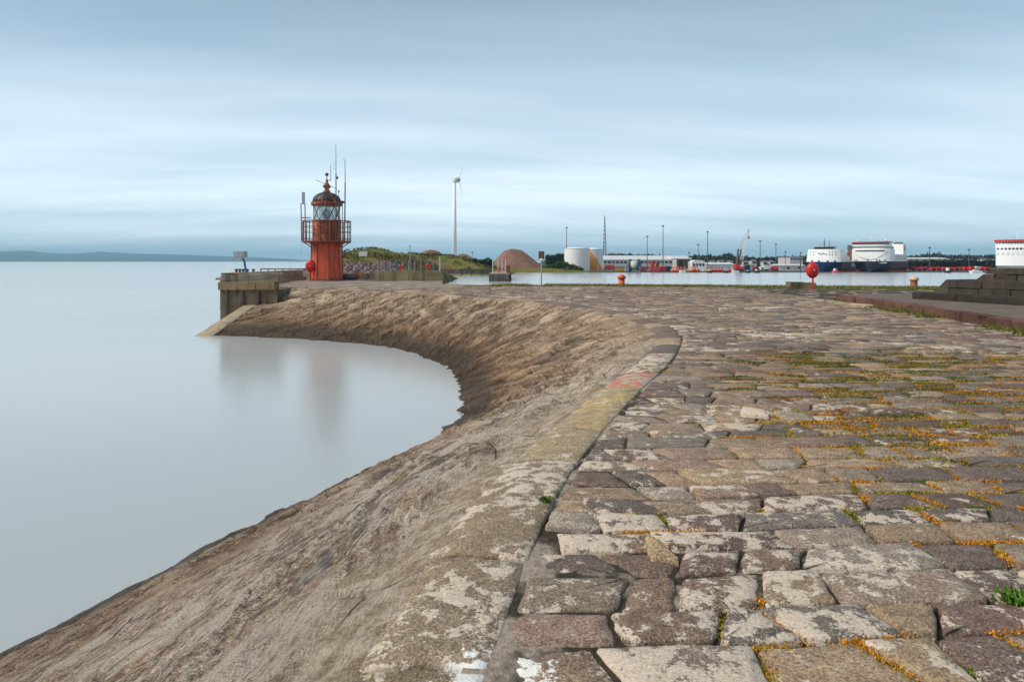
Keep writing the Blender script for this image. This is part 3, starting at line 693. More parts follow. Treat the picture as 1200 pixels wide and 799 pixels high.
# ------------------------------------------------------------------ raised platform, kerb and stepped masonry on the right
plat = thing('raised_platform', 'low raised platform edged with red sandstone blocks on the right', 'platform')
pe = [(13.4, 28.2), (13.15, 26.0), (12.75, 22.5), (12.2, 18.5), (11.7, 15.2), (11.2, 11.0)]
mb = MB(); mb.prism([(x + .28, y) for x, y in pe[::-1]] + [(16.0, 29.5), (44, 32), (44, 11)], -.2, .20); mb.build('platform_top', M['slab_top'], plat)
def along(poly, d):
    acc = 0
    for a, b in zip(poly[:-1], poly[1:]):
        L_ = math.dist(a, b)
        if d <= acc + L_: t = (d - acc) / L_; return (a[0] + (b[0] - a[0]) * t, a[1] + (b[1] - a[1]) * t)
        acc += L_
    return poly[-1]
def rough_block(quad, z0, z1, name, mat, parent, jit=.02, seed=0):
    """block with worn, slightly irregular arrises"""
    rs = random.Random(seed); vs = []; fs = []; n = 5
    ring = []
    for a in range(4):
        p, q = quad[a], quad[(a+1) % 4]
        for k in range(n): t = k / n; ring.append((p[0] + (q[0] - p[0]) * t, p[1] + (q[1] - p[1]) * t))
    cx = sum(p[0] for p in ring) / len(ring); cy = sum(p[1] for p in ring) / len(ring); m = len(ring)
    for z, ins, j in ((z0, 0, .3), (z0 + (z1 - z0) * .5, -.005, 1), (z1 - .03, 0, 1), (z1, .035, .6)):
        for x, y in ring:
            d = math.hypot(cx - x, cy - y) + 1e-6
            vs.append((x + (cx - x) / d * ins + rs.gauss(0, jit * j), y + (cy - y) / d * ins + rs.gauss(0, jit * j), z + rs.gauss(0, jit * .4 * j)))
    for i in range(3):
        for k in range(m): fs.append((i*m + k, i*m + (k+1) % m, (i+1)*m + (k+1) % m, (i+1)*m + k))
    fs.append(tuple(3*m + k for k in range(m))); fs.append(tuple(range(m - 1, -1, -1)))
    return smooth_angle(MB().add(vs, fs).build(name, mat, parent), 50)
d = 0; tot = sum(math.dist(a, b) for a, b in zip(pe[:-1], pe[1:])); kn = 0
while d < tot - .3:
    L_ = random.uniform(1.2, 2.3); a = along(pe, d); b = along(pe, min(d + L_ - .03, tot)); hh = random.uniform(.19, .23)
    sh = random.uniform(-.03, .05)
    rough_block([(a[0] - sh, a[1]), (b[0] - sh, b[1]), (b[0] + .34, b[1]), (a[0] + .34, a[1])], -.1, hh, 'kerb_block', M['sandstone'], plat, .02, kn); d += L_; kn += 1
# pale kerb stone curving round the platform's corner
kb = thing('curved_kerb', 'pale curved kerb lying in grass at the corner of the raised platform', 'kerb')
cp = [(12.35, 26.9), (12.25, 25.9), (12.3, 24.9), (12.45, 24.0)]
for i, (a, b) in enumerate(zip(cp[:-1], cp[1:])): rough_block([a, b, (b[0] + .26, b[1]), (a[0] + .26, a[1])], -.1, .07, 'kerb_piece', M['conc_ramp'], kb, .012, 60 + i)
dk = thing('dark_kerb_wall', 'long low dark kerb wall standing on the raised platform', 'kerb wall')
a0 = np.array((14.9, 25.4)); dv_ = np.array((.27, -.963)); nv_ = np.array((.963, .27)); d = 0; kn = 0
while d < 13:
    L_ = random.uniform(1.3, 2.0); p = a0 + dv_ * d; q = a0 + dv_ * (d + L_ - .015)
    rough_block([tuple(p), tuple(q), tuple(q + nv_ * .45), tuple(p + nv_ * .45)], .19, .46 + random.uniform(-.006, .006), 'wall_block', M['masonry_dark'], dk, .012, 80 + kn); d += L_; kn += 1
sm = thing('stepped_masonry', 'dark stepped masonry mound with a battered end behind the kerb wall', 'masonry')
b0 = np.array((17.4, 28.3)); dv_ = np.array((.42, -.9075)); nv_ = np.array((.9075, .42))
def course(o0, z0, z1, L_, W, bat, seed):
    """one course of rough blocks; the seaward end leans in by bat metres over the course"""
    rs = random.Random(seed); d = 0; first = True
    while d < L_:
        ln = rs.uniform(.55, 1.25); j = lambda q=.012: rs.gauss(0, q); pr = rs.uniform(0, .05)
        def P(u, w): p = o0 + dv_ * u + nv_ * w; return (p[0] + j(), p[1] + j())
        lo = [P(d, -pr), P(d + ln - .025, -pr), P(d + ln - .025, W), P(d, W)]; s0 = bat if first else 0
        hi = [P(d + s0, -pr + .05), P(d + ln - .03, -pr + .05), P(d + ln - .03, W), P(d + s0, W)]
        vs = [(x, y, z0 + .012) for x, y in lo] + [(x + (X2 - x) * .85, y + (Y2 - y) * .85, z1 - .04 + j()) for (x, y), (X2, Y2) in zip(lo, hi)] + [(x + (o0[0] + nv_[0] * W / 2 - x) * .0 + nv_[0] * (.04 if k < 2 else 0), y + nv_[1] * (.04 if k < 2 else 0), z1 - .006 + j(.006)) for k, (x, y) in enumerate(hi)]
        fs = [(0, 3, 2, 1), (8, 9, 10, 11)] + [(i*4 + k, i*4 + (k+1) % 4, (i+1)*4 + (k+1) % 4, (i+1)*4 + k) for i in range(2) for k in range(4)]
        MB().add(vs, fs).build('masonry_block', M['masonry_dark'], sm); d += ln; first = False
def tier(o0, z0, z1, L_, W, batter, name, seed, nc=2):
    for c in range(nc):
        f0 = c / nc; course(o0 + dv_ * batter * f0 + nv_ * .06 * c, z0 + (z1 - z0) * f0, z0 + (z1 - z0) * (c + 1) / nc, L_, W, batter / nc, seed + c)
tier(b0, .19, .86, 16, 1.6, .55, 'lower_tier', 3)
tier(b0 + dv_ * 1.25 + nv_ * .9, .84, 1.32, 14.5, 2.5, .5, 'upper_tier', 8)
n = 5200; tt = np.random.rand(n) * tot; pp = np.array([along(pe, q) for q in tt]); wdt = np.abs(np.random.randn(n)) * .22
gx2 = pp[:, 0] - wdt - .05; gy2 = pp[:, 1]; keep = (fbm(gy2 * .7, gx2 * .3, 5, 3) > -.25); gx2, gy2 = gx2[keep], gy2[keep]; n = len(gx2)
T = np.where(np.random.rand(n, 1) < .6, np.array([[.09, .12, .018]]), np.array([[.20, .16, .04]])) * np.random.uniform(.6, 1.3, (n, 1))
tall_grass('kerb_grass', gx2, gy2, z_top(gx2, gy2) - .02, np.random.uniform(.04, .13, n), T, 'grass growing along the foot of the red kerb blocks')

# ------------------------------------------------------------------ pier block, ramp edge, parapets by the lighthouse
pb = thing('pier_block', 'square concrete pier block with ochre coping standing in the sea', 'pier block')
x0, x1, y0_, y1_ = X(258.5, 44.2), -10.6, 44.2, 47.6
def subbox(x0, x1, y0, y1, z0, z1, name, mat, parent, jit=.02, step=.5):
    import bmesh
    m = MB().box(x0, x1, y0, y1, z0, z1); me = m.mesh(name, mat); bm = bmesh.new(); bm.from_mesh(me)
    cuts = max(1, int(max(x1 - x0, y1 - y0) / step)); bmesh.ops.subdivide_edges(bm, edges=bm.edges, cuts=min(cuts, 10), use_grid_fill=True)
    for v in bm.verts: v.co += Vector((random.gauss(0, jit), random.gauss(0, jit), random.gauss(0, jit * .6)))
    bm.to_mesh(me); bm.free(); return smooth_angle(link(name, me, parent), 35)
pier_pts = [(x0, 44.2), (-16.4, 44.2), (-16.4, 75), (x0, 75)]
subbox(x0, -15.2, 44.2, 62, -4.4, -.25, 'pier_wall', M['conc_dark'], pb, .012)
for k in range(3): subbox(x0 - .10 + .0 + k * 1.21, x0 - .10 + (k + 1) * 1.21 - .02, 44.05, 45.0, -.25, .25, 'coping_block', M['conc_coping'], pb, .012)
subbox(x0 - .10, x0 + .8, 45.02, 60, -.25, .25, 'coping_block', M['conc_coping'], pb, .012)
subbox(x0 + .02, -14.9, 44.25, 44.75, .25, .82, 'parapet', M['conc'], pb, .015)
subbox(x0 + .02, x0 + .5, 44.78, 60, .25, .82, 'parapet', M['conc'], pb, .015)
for k in range(3): MB().box(x0 + .35 + k * 1.0, x0 + .5 + k * 1.0, 44.06, 44.19, -4, -.28).build('rubbing_timber', M['timber'], pb)
rp = thing('ramp_edge', 'pale concrete strip finishing the end of the sea wall slope', 'concrete ramp')
e0, e1 = CR[-1], WL[-1]
def rampP(v, w):                                          # along the last ruled line of the slope, w metres beyond it
    x = e0[0] + (e1[0] - e0[0]) * v; y = e0[1] + (e1[1] - e0[1]) * v; z = e0[2] + (SEA - e0[2]) * v
    return (x - w * .95, y + w * .12, z)
vs = []; fs = []; vv = np.linspace(.42, 1.3, 16)
for v in vv:
    for w_, dz in ((-.15, -.5), (-.12, .07), (.05, .12), (.85, .12), (.95, .05), (.97, -1.4)):
        p = rampP(v, w_ * (.6 + .4 * v)); vs.append((p[0] + random.gauss(0, .012), p[1], p[2] + dz + random.gauss(0, .012)))
for i in range(15):
    for j in range(5): q = i * 6 + j; fs.append((q, q + 1, q + 7, q + 6))
smooth_angle(MB().add(vs, fs).build('ramp_strip', M['conc_ramp'], rp), 40)
def parapet(label, x0, x1, y, z0, z1, mat, t=.4, name='parapet_wall', rz=0):
    o = thing(name, label, 'wall', ((x0 + x1) / 2, y, z0), rz); w2 = (x1 - x0) / 2; k = max(1, int((x1 - x0) / 2.2)); st = (x1 - x0) / k
    for i in range(k): subbox(-w2 + i * st, -w2 + (i + 1) * st - .02, -t / 2, t / 2, 0, z1 - z0 + random.uniform(-.015, .015), 'wall_segment', mat, o, .015)
    return o
parapet('pale concrete parapet behind the red lighthouse and lifebuoy', X(334, 62), X(398, 62), 62, -.1, .68, M['conc'])
parapet('low pale concrete wall just right of the lighthouse base', X(402, 60), X(440, 60), 60, -.1, .55, M['conc'])
M['conc_moss'] = mat_concrete('mossy_concrete', (.21, .17, .095), (.36, .30, .18), (.07, .07, .03), .6)
parapet('mossy brown concrete wall in front of the mesh fence', X(440, 56), X(519, 56), 56, -.1, .78, M['conc_moss'], .6)
# farther pier head with a thin wedge-shaped deck edge
fp = thing('far_pier_deck', 'flat far pier deck tapering to a point over the sea', 'pier')
MB().prism([(X(252.5, 58), 58), (X(340, 60), 60), (X(345, 92), 92), (X(271, 92), 92)], .0, .14, None).build('deck_slab', M['conc'], fp)
MB().prism([(X(258, 59.5), 59.5), (X(338, 61), 61), (X(340, 90), 90), (X(276, 90), 90)], -3.2, .0).build('deck_wall', M['conc_dark'], fp)
for i, px in enumerate((277, 281, 285, 290, 297)):
    o = thing('mooring_post', '%s small dark mooring post from the sea end of the far pier deck' % ('first', 'second', 'third', 'fourth', 'fifth')[i], 'mooring post', (X(px, 84), 84, .14), 0, 'mooring posts on the far pier')
    MB().lathe([(.16, 0), (.14, .3), (.2, .34), (.2, .46), (.1, .52)], 10).build('post', M['iron'], o, True)
hut = thing('pier_rail', 'low dark barrier along the far pier behind the lamp post', 'barrier', (X(305, 84), 84, .14))
for k in range(8): MB().box(k * .9, k * .9 + .1, 0, .1, 0, .55).build('barrier_post', M['iron'], hut)
MB().box(0, 6.5, -.06, -.01, .42, .56).build('barrier_rail', M['iron'], hut)

# ------------------------------------------------------------------ lighthouse
LH = (X(383, 57), 57.0, 0)
lh = thing('lighthouse', 'squat red rusty iron lighthouse with black dome and aerials', 'lighthouse', LH)
px = 57 / F
def L(p): return (p - 383) * px
def H(p): return Z(p, 57)
rt = 1.26; zb, zg = -.05, H(284.5)
ap = math.pi / 8
for k in range(8):                                          # cast plates of the octagonal tower, butted at raised flanges
    a0_, a1_ = 2 * math.pi * k / 8 + ap, 2 * math.pi * (k + 1) / 8 + ap
    vs = []
    for z, r in ((zb, rt * 1.03), (zb + 1.6, rt), (zg, rt * .97)):
        for a in (a0_ + .02, a1_ - .02): vs.append((r * math.cos(a), r * math.sin(a), z))
        for a in (a1_ - .02, a0_ + .02): vs.append(((r - .08) * math.cos(a), (r - .08) * math.sin(a), z))
    fs = [(0, 1, 5, 4), (4, 5, 9, 8), (1, 2, 6, 5), (5, 6, 10, 9), (2, 3, 7, 6), (6, 7, 11, 10), (3, 0, 4, 7), (7, 4, 8, 11)]
    MB().add(vs, fs).build('tower_plate', M['rust_red'], lh)
    MB().tube((rt * 1.045 * math.cos(a0_), rt * 1.045 * math.sin(a0_), zb), (rt * .985 * math.cos(a0_), rt * .985 * math.sin(a0_), zg), .05, .045, 6).build('flange', M['rust_dark'], lh)
MB().lathe([(rt * 1.09, zb), (rt * 1.09, .16), (rt * 1.03, .22)], 8, ph=ap).build('base_ring', M['rust_dark'], lh)
zd = H(282.5); rg = 2.0
gal = MB().lathe([(1.1, zd - .14), (rg - .05, zd - .14), (rg, zd - .10), (rg, zd), (1.0, zd)], 24, capb=False, capt=False).build('gallery_deck', M['rust_dark'], lh)
for k in range(8):
    a = 2 * math.pi * k / 8 + ap; c_, s_ = math.cos(a), math.sin(a); b = MB()
    pts = [(rt * .97 + (rg - .15 - rt) * t * t, zd - .16 - .55 * (1 - t)) for t in np.linspace(0, 1, 6)]
    b.path([(r * c_, r * s_, z) for r, z in pts], .045, 6); b.build('bracket', M['rust_dark'], lh)
zr = H(259.5); nP = 14; rail = MB()
for k in range(nP):
    a = 2 * math.pi * (k + .35) / nP; c_, s_ = math.cos(a) * (rg - .06), math.sin(a) * (rg - .06)
    MB().tube((c_, s_, zd), (c_, s_, zr + .03), .045, .045, 6).build('railing_post', M['rust_dark'], gal)
for hgt, r_ in ((zr, .045), (zd + (zr - zd) * .72, .024), (zd + (zr - zd) * .45, .024), (zd + .16, .024)):
    rr = MB(); rr.path([((rg - .06) * math.cos(2 * math.pi * k / 32), (rg - .06) * math.sin(2 * math.pi * k / 32), hgt) for k in range(33)], r_, 5); rr.build('railing_bar', M['rust_dark'], gal)
zm = H(258.8); rl = 1.14
MB().lathe([(rl, zd), (rl, zm - .05), (rl + .05, zm - .05), (rl + .05, zm), (rl - .1, zm)], 32, capt=False).build('lantern_drum', M['rust'], lh)
for k in range(10):
    a = 2 * math.pi * k / 10 + .1; c_, s_ = math.cos(a), math.sin(a)
    MB().tube((rl * c_ * 1.015, rl * s_ * 1.015, zd), (rl * c_ * 1.015, rl * s_ * 1.015, zm - .05), .03, .03, 5).build('drum_rib', M['rust_dark'], lh)
zt = H(241.5); nG = 10
for k in range(nG):                                         # glazing: one curved pane and a crossed pair of bars each
    a0_, a1_ = 2 * math.pi * k / nG, 2 * math.pi * (k + 1) / nG
    vs = []
    for z in (zm, zt):
        for a in (a0_, a1_): vs.append(((rl - .06) * math.cos(a), (rl - .06) * math.sin(a), z))
        for a in (a1_, a0_): vs.append(((rl - .075) * math.cos(a), (rl - .075) * math.sin(a), z))
    MB().add(vs, [(0, 1, 5, 4), (1, 2, 6, 5), (2, 3, 7, 6), (3, 0, 4, 7), (0, 3, 2, 1), (4, 5, 6, 7)]).build('lantern_pane', M['glass'], lh)
    P0 = [((rl - .03) * math.cos(a), (rl - .03) * math.sin(a)) for a in (a0_, a1_)]
    MB().tube((*P0[0], zm), (*P0[1], zt), .024, .024, 5).tube((*P0[1], zm), (*P0[0], zt), .024, .024, 5).build('glazing_bar', M['rust_dark'], lh)
MB().lathe([(.05, zd), (.34, zd + .02), (.34, zm - .02), (.3, zm), (.12, zm + .12), (.30, zm + .2), (.33, zm + .5), (.24, zm + .85), (.1, zm + 1.0)], 16).build('lamp_lens', M['lens'], lh, True)
zc = H(237.0)
MB().lathe([(rl - .05, zt - .02), (rl + .06, zt), (rl + .14, zt + .07), (rl + .14, zc - .04), (rl + .02, zc)], 32).build('cornice', M['rust'], lh)
zdome = H(225.5); prof = [((rl + .03) * math.cos(t), zc + (zdome - zc) * math.sin(t)) for t in np.linspace(0, R(86), 10)]
dome = MB().lathe(prof, 32).build('dome', M['dome'], lh, True)
for k in range(12):
    a = 2 * math.pi * k / 12; MB().path([(r * math.cos(a) * 1.005, r * math.sin(a) * 1.005, z + .005) for r, z in prof[:9]], .02, 4).build('dome_rib', M['dome'], dome)
zf = H(218.5)
MB().lathe([(.34, zdome - .06), (.30, zdome + .08), (.20, zdome + .2), (.16, zdome + .3), (.30, zf - .1), (.34, zf), (.22, zf + .16), (.12, zf + .3), (.07, zf + .6)], 16).build('vent_finial', M['rust_dark'], lh, True)
MB().tube((0, 0, zf + .5), (0, 0, H(205)), .05, .03, 6).lathe([(.1, H(206.5)), (.17, H(204.5)), (.10, H(202.8))], 10).build('spindle', M['iron'], lh)
ant = MB(); ant.tube((L(381), 0, H(211.5)), (L(388), 0, H(211.5)), .028, .028, 5).tube((L(387.6), 0, H(212)), (L(387.6), 0, H(193)), .035, .02, 6).build('side_aerial', M['iron'], lh)
MB().tube((L(371.5), -.3, H(211.8)), (L(397), -.6, H(222.2)), .025, .02, 5).build('cross_arm', M['iron'], lh)
for dx in (0, 1.9): MB().tube((L(383.5 + dx), -.5, H(218.5 + dx * .5)), (L(396.5 + dx * .8), -1.0, H(240)), .03, .03, 5).build('dome_ladder', M['rust_dark'], lh)
tm = MB().tube((L(397.2), -.95, zd), (L(397.2), -.95, H(205)), .05, .045, 7).tube((L(397.2), -.95, H(205)), (L(397), -.95, H(172.5)), .032, .018, 6)
tm.tube((L(394.5), -.95, H(200.5)), (L(397.2), -.95, H(200.5)), .015, .015, 4).tube((L(394.7), -.95, H(200.5)), (L(394.7), -.95, H(192)), .012, .012, 4).build('aerial_mast', M['iron'], lh)
MB().lathe([(.07, H(211.5)), (.1, H(210)), (.06, H(208.6))], 8, (L(398.6), -.95)).build('aerial_box', M['iron'], lh)
MB().tube((L(405.8), -.55, zd), (L(406.4), -.55, H(215)), .055, .05, 7).tube((L(406.4), -.55, H(215)), (L(406.2), -.55, H(190.5)), .036, .025, 6).tube((L(406.2), -.55, H(190.5)), (L(404.2), -.55, H(187)), .022, .02, 5).build('whip_mast', M['iron'], lh)
MB().tube((L(401.3), -1.2, zd), (L(401.3), -1.2, H(224)), .03, .02, 5).lathe([(.05, H(227.5)), (.07, H(226)), (.04, H(225))], 6, (L(401.3), -1.2)).build('short_mast', M['iron'], lh)
MB().lathe([(.08, H(239.2)), (.2, H(238.4)), (.16, H(237)), (.05, H(236.3))], 8, (L(404), -.75)).build('floodlight', M['black'], lh)
MB().tube((L(404), -.75, zd), (L(404), -.75, H(239)), .03, .03, 5).build('floodlight_post', M['rust_dark'], lh)
fr = MB(); 
for q in (355, 359.6): fr.tube((L(q), -.35, zd), (L(q - .8), -.35, H(238.8)), .05, .045, 6)
fr.tube((L(354.5), -.35, H(255.5)), (L(366), -.35, H(255.5)), .04, .04, 5); fr.build('panel_frame', M['rust_dark'], lh)
MB().box(L(355.8), L(359), -.5, -.38, H(240), H(226)).build('panel_aerial', M['grey_metal'], lh)
MB().tube((L(353.9), -.2, zd - .1), (L(354.4), -.3, H(296)), .008, .008, 4).build('hanging_cable', M['iron'], lh)

def lifebuoy_station(label, x, y, z, s=1.0, group='lifebuoy stations'):
    o = thing('lifebuoy_station', label, 'lifebuoy', (x, y, z), 0, group)
    MB().tube((0, 0, -.1), (0, 0, .85 * s), .055 * s, .05 * s, 8).build('post', M['red'], o)
    vs = []; n = 20; zc_, rx_, rz_ = 1.12 * s, .37 * s, .46 * s
    prof_ = [(.0, .17), (.55, .16), (.86, .10), (1.0, 0), (1.0, -.10), (.9, -.14)]
    for f, d_ in prof_[1:]:
        for k in range(n): t = 2 * math.pi * k / n; vs.append((rx_ * f * math.cos(t), -d_ * s, zc_ + rz_ * f * math.sin(t) * (1.05 if math.sin(t) < 0 else 1)))
    m = len(prof_) - 1; fs = [(i*n + k, i*n + (k+1) % n, (i+1)*n + (k+1) % n, (i+1)*n + k) for i in range(m - 1) for k in range(n)] + [tuple(range(n)), tuple((m-1)*n + k for k in range(n))]
    MB().add(vs, fs).build('housing', M['red'], o, True)
    MB().tube((.02, -.16 * s, zc_), (.02, -.18 * s, zc_), .035 * s, .035 * s, 8).build('catch', M['white'], o)
    return o
lifebuoy_station('red lifebuoy housing on a post beside the lighthouse', X(363.5, 56), 56, 0, 1.08)
lifebuoy_station('red lifebuoy housing on a post at the harbour edge near the ferries', X(952.5, 39.6), 39.6, -.02, .98)
lb = thing('low_concrete_block', 'low weathered concrete block behind the right lifebuoy post', 'concrete block', (X(939, 41), 41, -.05))
subbox(-.75, .0, -.3, .5, 0, .40, 'block_half', M['conc_moss'], lb, .02, .3); subbox(.02, .76, -.3, .5, 0, .36, 'block_half', M['conc_moss'], lb, .02, .3)

def bollard(label, x, y, z, s=1.0, mats=('rust', 'rust'), lean=0):
    o = thing('bollard', label, 'bollard', (x, y, z), 0, 'quay bollards')
    MB().lathe([(.30 * s, -.1), (.28 * s, .03), (.22 * s, .08), (.20 * s, .45 * s)], 16).build('shaft', M[mats[0]], o, True)
    MB().lathe([(.20 * s, .42 * s), (.27 * s, .47 * s), (.29 * s, .56 * s), (.22 * s, .66 * s), (.09 * s, .73 * s), (.02, .75 * s)], 16).build('cap', M[mats[1]], o, True)
M['bolcap'] = mat_paint('peeling_cream_paint', (.60, .42, .26), .5, (.30, .10, .03), scale=3)
bollard('orange red rusty bollard on the harbour edge in front of the cable reel', X(728.5, 45.5), 45.5, -.03, 1.0, ('rust_red', 'rust_red'))
bollard('rusty bollard with pale peeling cap in front of the right ferry', X(1071, 42), 42, -.03, .95, ('rust_dark', 'bolcap'))

# small fittings around the lighthouse
def lamp_panel():
    o = thing('leaning_lamp_post', 'bent blue post with a grey rectangular lamp box on the pier block', 'lamp post', (X(288.5, 46.5), 46.5, .25))
    MB().path([(0, 0, 0), (-.02, 0, .7), (-.12, 0, 1.3), (-.3, 0, 1.62)], .075, 8).build('post', M['blue'], o)
    MB().extr([(-.34, 1.55), (.28, 1.65), (.26, 2.02), (-.36, 2.0)], 'x', -.72, -.02).build('lamp_box', M['grey_metal'], o)
lamp_panel()
def board(label, x, y, z0, zt, w, h, mat, pmat, name='notice_board', t=.06):
    o = thing(name, label, 'sign', (x, y, z0)); H_ = zt - z0
    MB().tube((0, .05, -.1), (0, .05, H_ - h * .3), .05, .05, 6).build('post', M[pmat], o)
    MB().box(-w/2, w/2, -t, 0, H_ - h, H_).build('board', M[mat], o); return o
board('grey blank notice board on a dark post right of the lighthouse', X(425.5, 63), 63, 0, Z(294.5, 63), .78, .46, 'offwhite', 'iron')
M['brownsign'] = mat_plain('faded_brown_sign', (.16, .07, .06), .6, 0, .4, 5)
o = board('square faded brown sign on a tall pole at the harbour edge', X(634.5, 47), 47, -.1, Z(294.5, 47), .40, .56, 'brownsign', 'grey_metal', 'square_sign')
MB().lathe([(.02, Z(306.5, 47) + .1), (.1, Z(305.5, 47) + .1), (.12, Z(303.5, 47) + .1), (.03, Z(303, 47) + .1)], 10, (0, -.12)).build('small_lamp', M['white'], o, True)
fl = thing('orange_float', 'small round orange float lying by the dark pipe', 'float', (X(420, 58.5), 58.5, .12))
MB().lathe([(.05, -.02), (.24, .06), (.31, .3), (.24, .54), (.05, .62)], 14).build('ball', M['orange'], fl, True); MB().tube((0, 0, .6), (0, 0, .76), .06, .06, 6).build('eye', M['iron'], fl)
pp_ = thing('dark_pipe', 'dark iron pipe lying on the apron right of the lighthouse', 'pipe', (X(409, 58), 58, .25))
MB().tube((-.75, 0, 0), (.65, .1, 0), .26, .26, 12).build('pipe_body', M['iron'], pp_, True); MB().tube((-.78, 0, 0), (-.70, 0, 0), .31, .31, 12).build('pipe_flange', M['iron'], pp_)
# mesh fence with posts, rings
fe = thing('mesh_fence', 'grey wire mesh fence with blue end posts behind the mossy wall', 'fence', (X(443, 70), 70, .2)); fw = X(515, 70) - X(443, 70); fh = Z(305.3, 70) - .2
for k in range(11):
    xk = fw * k / 10; end = k in (3, 10); MB().tube((xk, 0, -.3), (xk, 0, fh + (.1 if end else 0)), .07 if end else .035, None, 6).build('fence_post', M['blue' if end else 'grey_metal'], fe)
wm = MB()
for k in range(80): wm.tube((fw * k / 80, .03, .1), (fw * k / 80, .03, fh - .05), .012, .012, 3)
for k in range(9): wm.tube((0, .03, .1 + (fh - .15) * k / 8), (fw, .03, .1 + (fh - .15) * k / 8), .012, .012, 3)
tag(wm.build('wire_mesh', M['iron'], fe), kind='stuff')
def ring_buoy(label, x, y, z, r=.32):
    o = thing('life_ring', label, 'life ring', (x, y, z), 0, 'life rings along the fence and jetty'); vs = []; fs = []; n, k2 = 20, 8
    for i in range(n):
        a = 2 * math.pi * i / n
        for j in range(k2):
            b = 2 * math.pi * j / k2; rr = r + .09 * math.cos(b); vs.append((rr * math.cos(a), .08 * math.sin(b), rr * math.sin(a)))
    for i in range(n):
        for j in range(k2): fs.append((i*k2 + j, ((i+1) % n)*k2 + j, ((i+1) % n)*k2 + (j+1) % k2, i*k2 + (j+1) % k2))
    MB().add(vs, fs).build('ring', M['red'], o, True); MB().box(-.04, .04, -.02, .12, -r * 2.6, r * .4).build('bracket', M['red'], o)
ring_buoy('red life ring at the left part of the mesh fence', X(469.5, 69.6), 69.6, .95, .17)
ring_buoy('red life ring near the right end of the mesh fence', X(501.5, 69.6), 69.6, 1.05, .17)
def lamp_mast(label, px, ytop, ybase, Y, z0=None, r=.09, head='flood', group='floodlight masts across the harbour', mat='iron'):
    z0 = Z(ybase, Y) if z0 is None else z0; H_ = Z(ytop, Y) - z0; k = Y / F
    o = thing('light_mast', label, 'light mast', (X(px, Y), Y, z0), 0, group)
    MB().tube((0, 0, -.3), (0, 0, H_), r * 1.5, r, 6).build('pole', M[mat], o)
    if head == 'flood':
        MB().lathe([(r, H_ - .2 * k), (1.5 * k, H_ - .1 * k), (1.5 * k, H_ + .25 * k), (.4 * k, H_ + .5 * k)], 8).build('lamp_ring', M[mat], o)
        for a in range(4): t = a * math.pi / 2 + .4; MB().box(1.2 * k * math.cos(t) - .3 * k, 1.2 * k * math.cos(t) + .3 * k, 1.2 * k * math.sin(t) - .3 * k, 1.2 * k * math.sin(t) + .3 * k, H_ - .8 * k, H_ - .12 * k).build('floodlight', M[mat], o)
    else:
        MB().box(-.9 * k, .9 * k, -.3 * k, .3 * k, H_ - 1.6 * k, H_).build('lamp_head', M[mat], o)
    return o
lamp_mast('slim grey camera mast standing above the mesh fence', 480.5, 287.5, 316, 72, .2, .04, 'box', None, 'grey_metal')
sp = thing('white_stake', 'plain pale stake just left of the harbour jetty walkway', 'stake', (X(515.5, 68), 68, 0)); MB().tube((0, 0, -.2), (0, 0, Z(302, 68)), .05, .04, 6).build('shaft', M['offwhite'], sp); MB().tube((0, 0, Z(302, 68)), (0, 0, Z(301, 68)), .07, .05, 6).build('cap', M['grey_metal'], sp)
# rubble bank in front of the dunes
rb = MB()
for k in range(420):
    Yk = random.uniform(74, 86); pxk = random.uniform(402, 466); zk = random.uniform(-.1, .1) + (Yk - 74) * .1; r = random.uniform(.14, .42)
    vs = []
    for a in range(3):
        for b in range(5): t = 2 * math.pi * b / 5 + a; q = (.75, 1, .6)[a] * r * random.uniform(.75, 1.2); vs.append((X(pxk, Yk) + q * math.cos(t), Yk + q * math.sin(t), zk + (-.5, .25, .8)[a] * r))
    rb.add(vs, [(a*5 + b, a*5 + (b+1) % 5, (a+1)*5 + (b+1) % 5, (a+1)*5 + b) for a in range(2) for b in range(5)] + [(10, 11, 12, 13, 14)])
tag(rb.build('rubble_bank', M['rubble']), 'mauve stone rubble bank below the grassy dunes', 'rubble', kind='stuff')

# ------------------------------------------------------------------ dunes, heaps, banks beyond
def px_profile(pts):
    a = np.array(pts, float); return lambda p: np.interp(p, a[:, 0], a[:, 1])
def ridge(name, pts, Yc, depth, base, mat, label=None, cat=None, nx=160, ny=40, rough=.35, kind='structure', seed=0, shift=0):
    """hill whose skyline follows (photo x, photo y) at distance Yc; falls to base on both sides"""
    f = px_profile(pts); xs = np.linspace(X(pts[0][0], Yc), X(pts[-1][0], Yc), nx); ys = np.linspace(Yc - depth, Yc + depth, ny)
    def zf(x, y):
        top = CAM_Z - (f(x / Yc * F + PX0) - HOR) / F * Yc; t = np.clip(1 - np.abs(y - Yc) / depth, 0, 1); t = t * t * (3 - 2 * t)
        e = np.clip(np.minimum(x - xs[0], xs[-1] - x) / (abs(xs[-1] - xs[0]) * .04 + .01), 0, 1)
        return base + (top - base) * t * (1 + 0 * e) + rough * t * fbm(x * .12 * 100 / Yc, y * .12 * 100 / Yc, seed, 5)
    o = sheet(name, xs, ys, zf, mat, kind=kind)
    if label: tag(o, label, cat)
    return o
ridge('dunes', [(380, 318), (395, 308), (403, 297), (418, 292.5), (437, 291), (452, 294), (470, 298), (490, 302), (505, 308), (519, 322), (527, 336)], 135, 55, -3.2, M['dune'], seed=3, rough=.5)
ridge('dune_ridge', [(455, 304), (475, 297), (500, 298.5), (525, 299.5), (548, 303), (566, 307), (585, 314), (604, 321)], 232, 30, -3.2, M['dune'], seed=5, rough=.6)
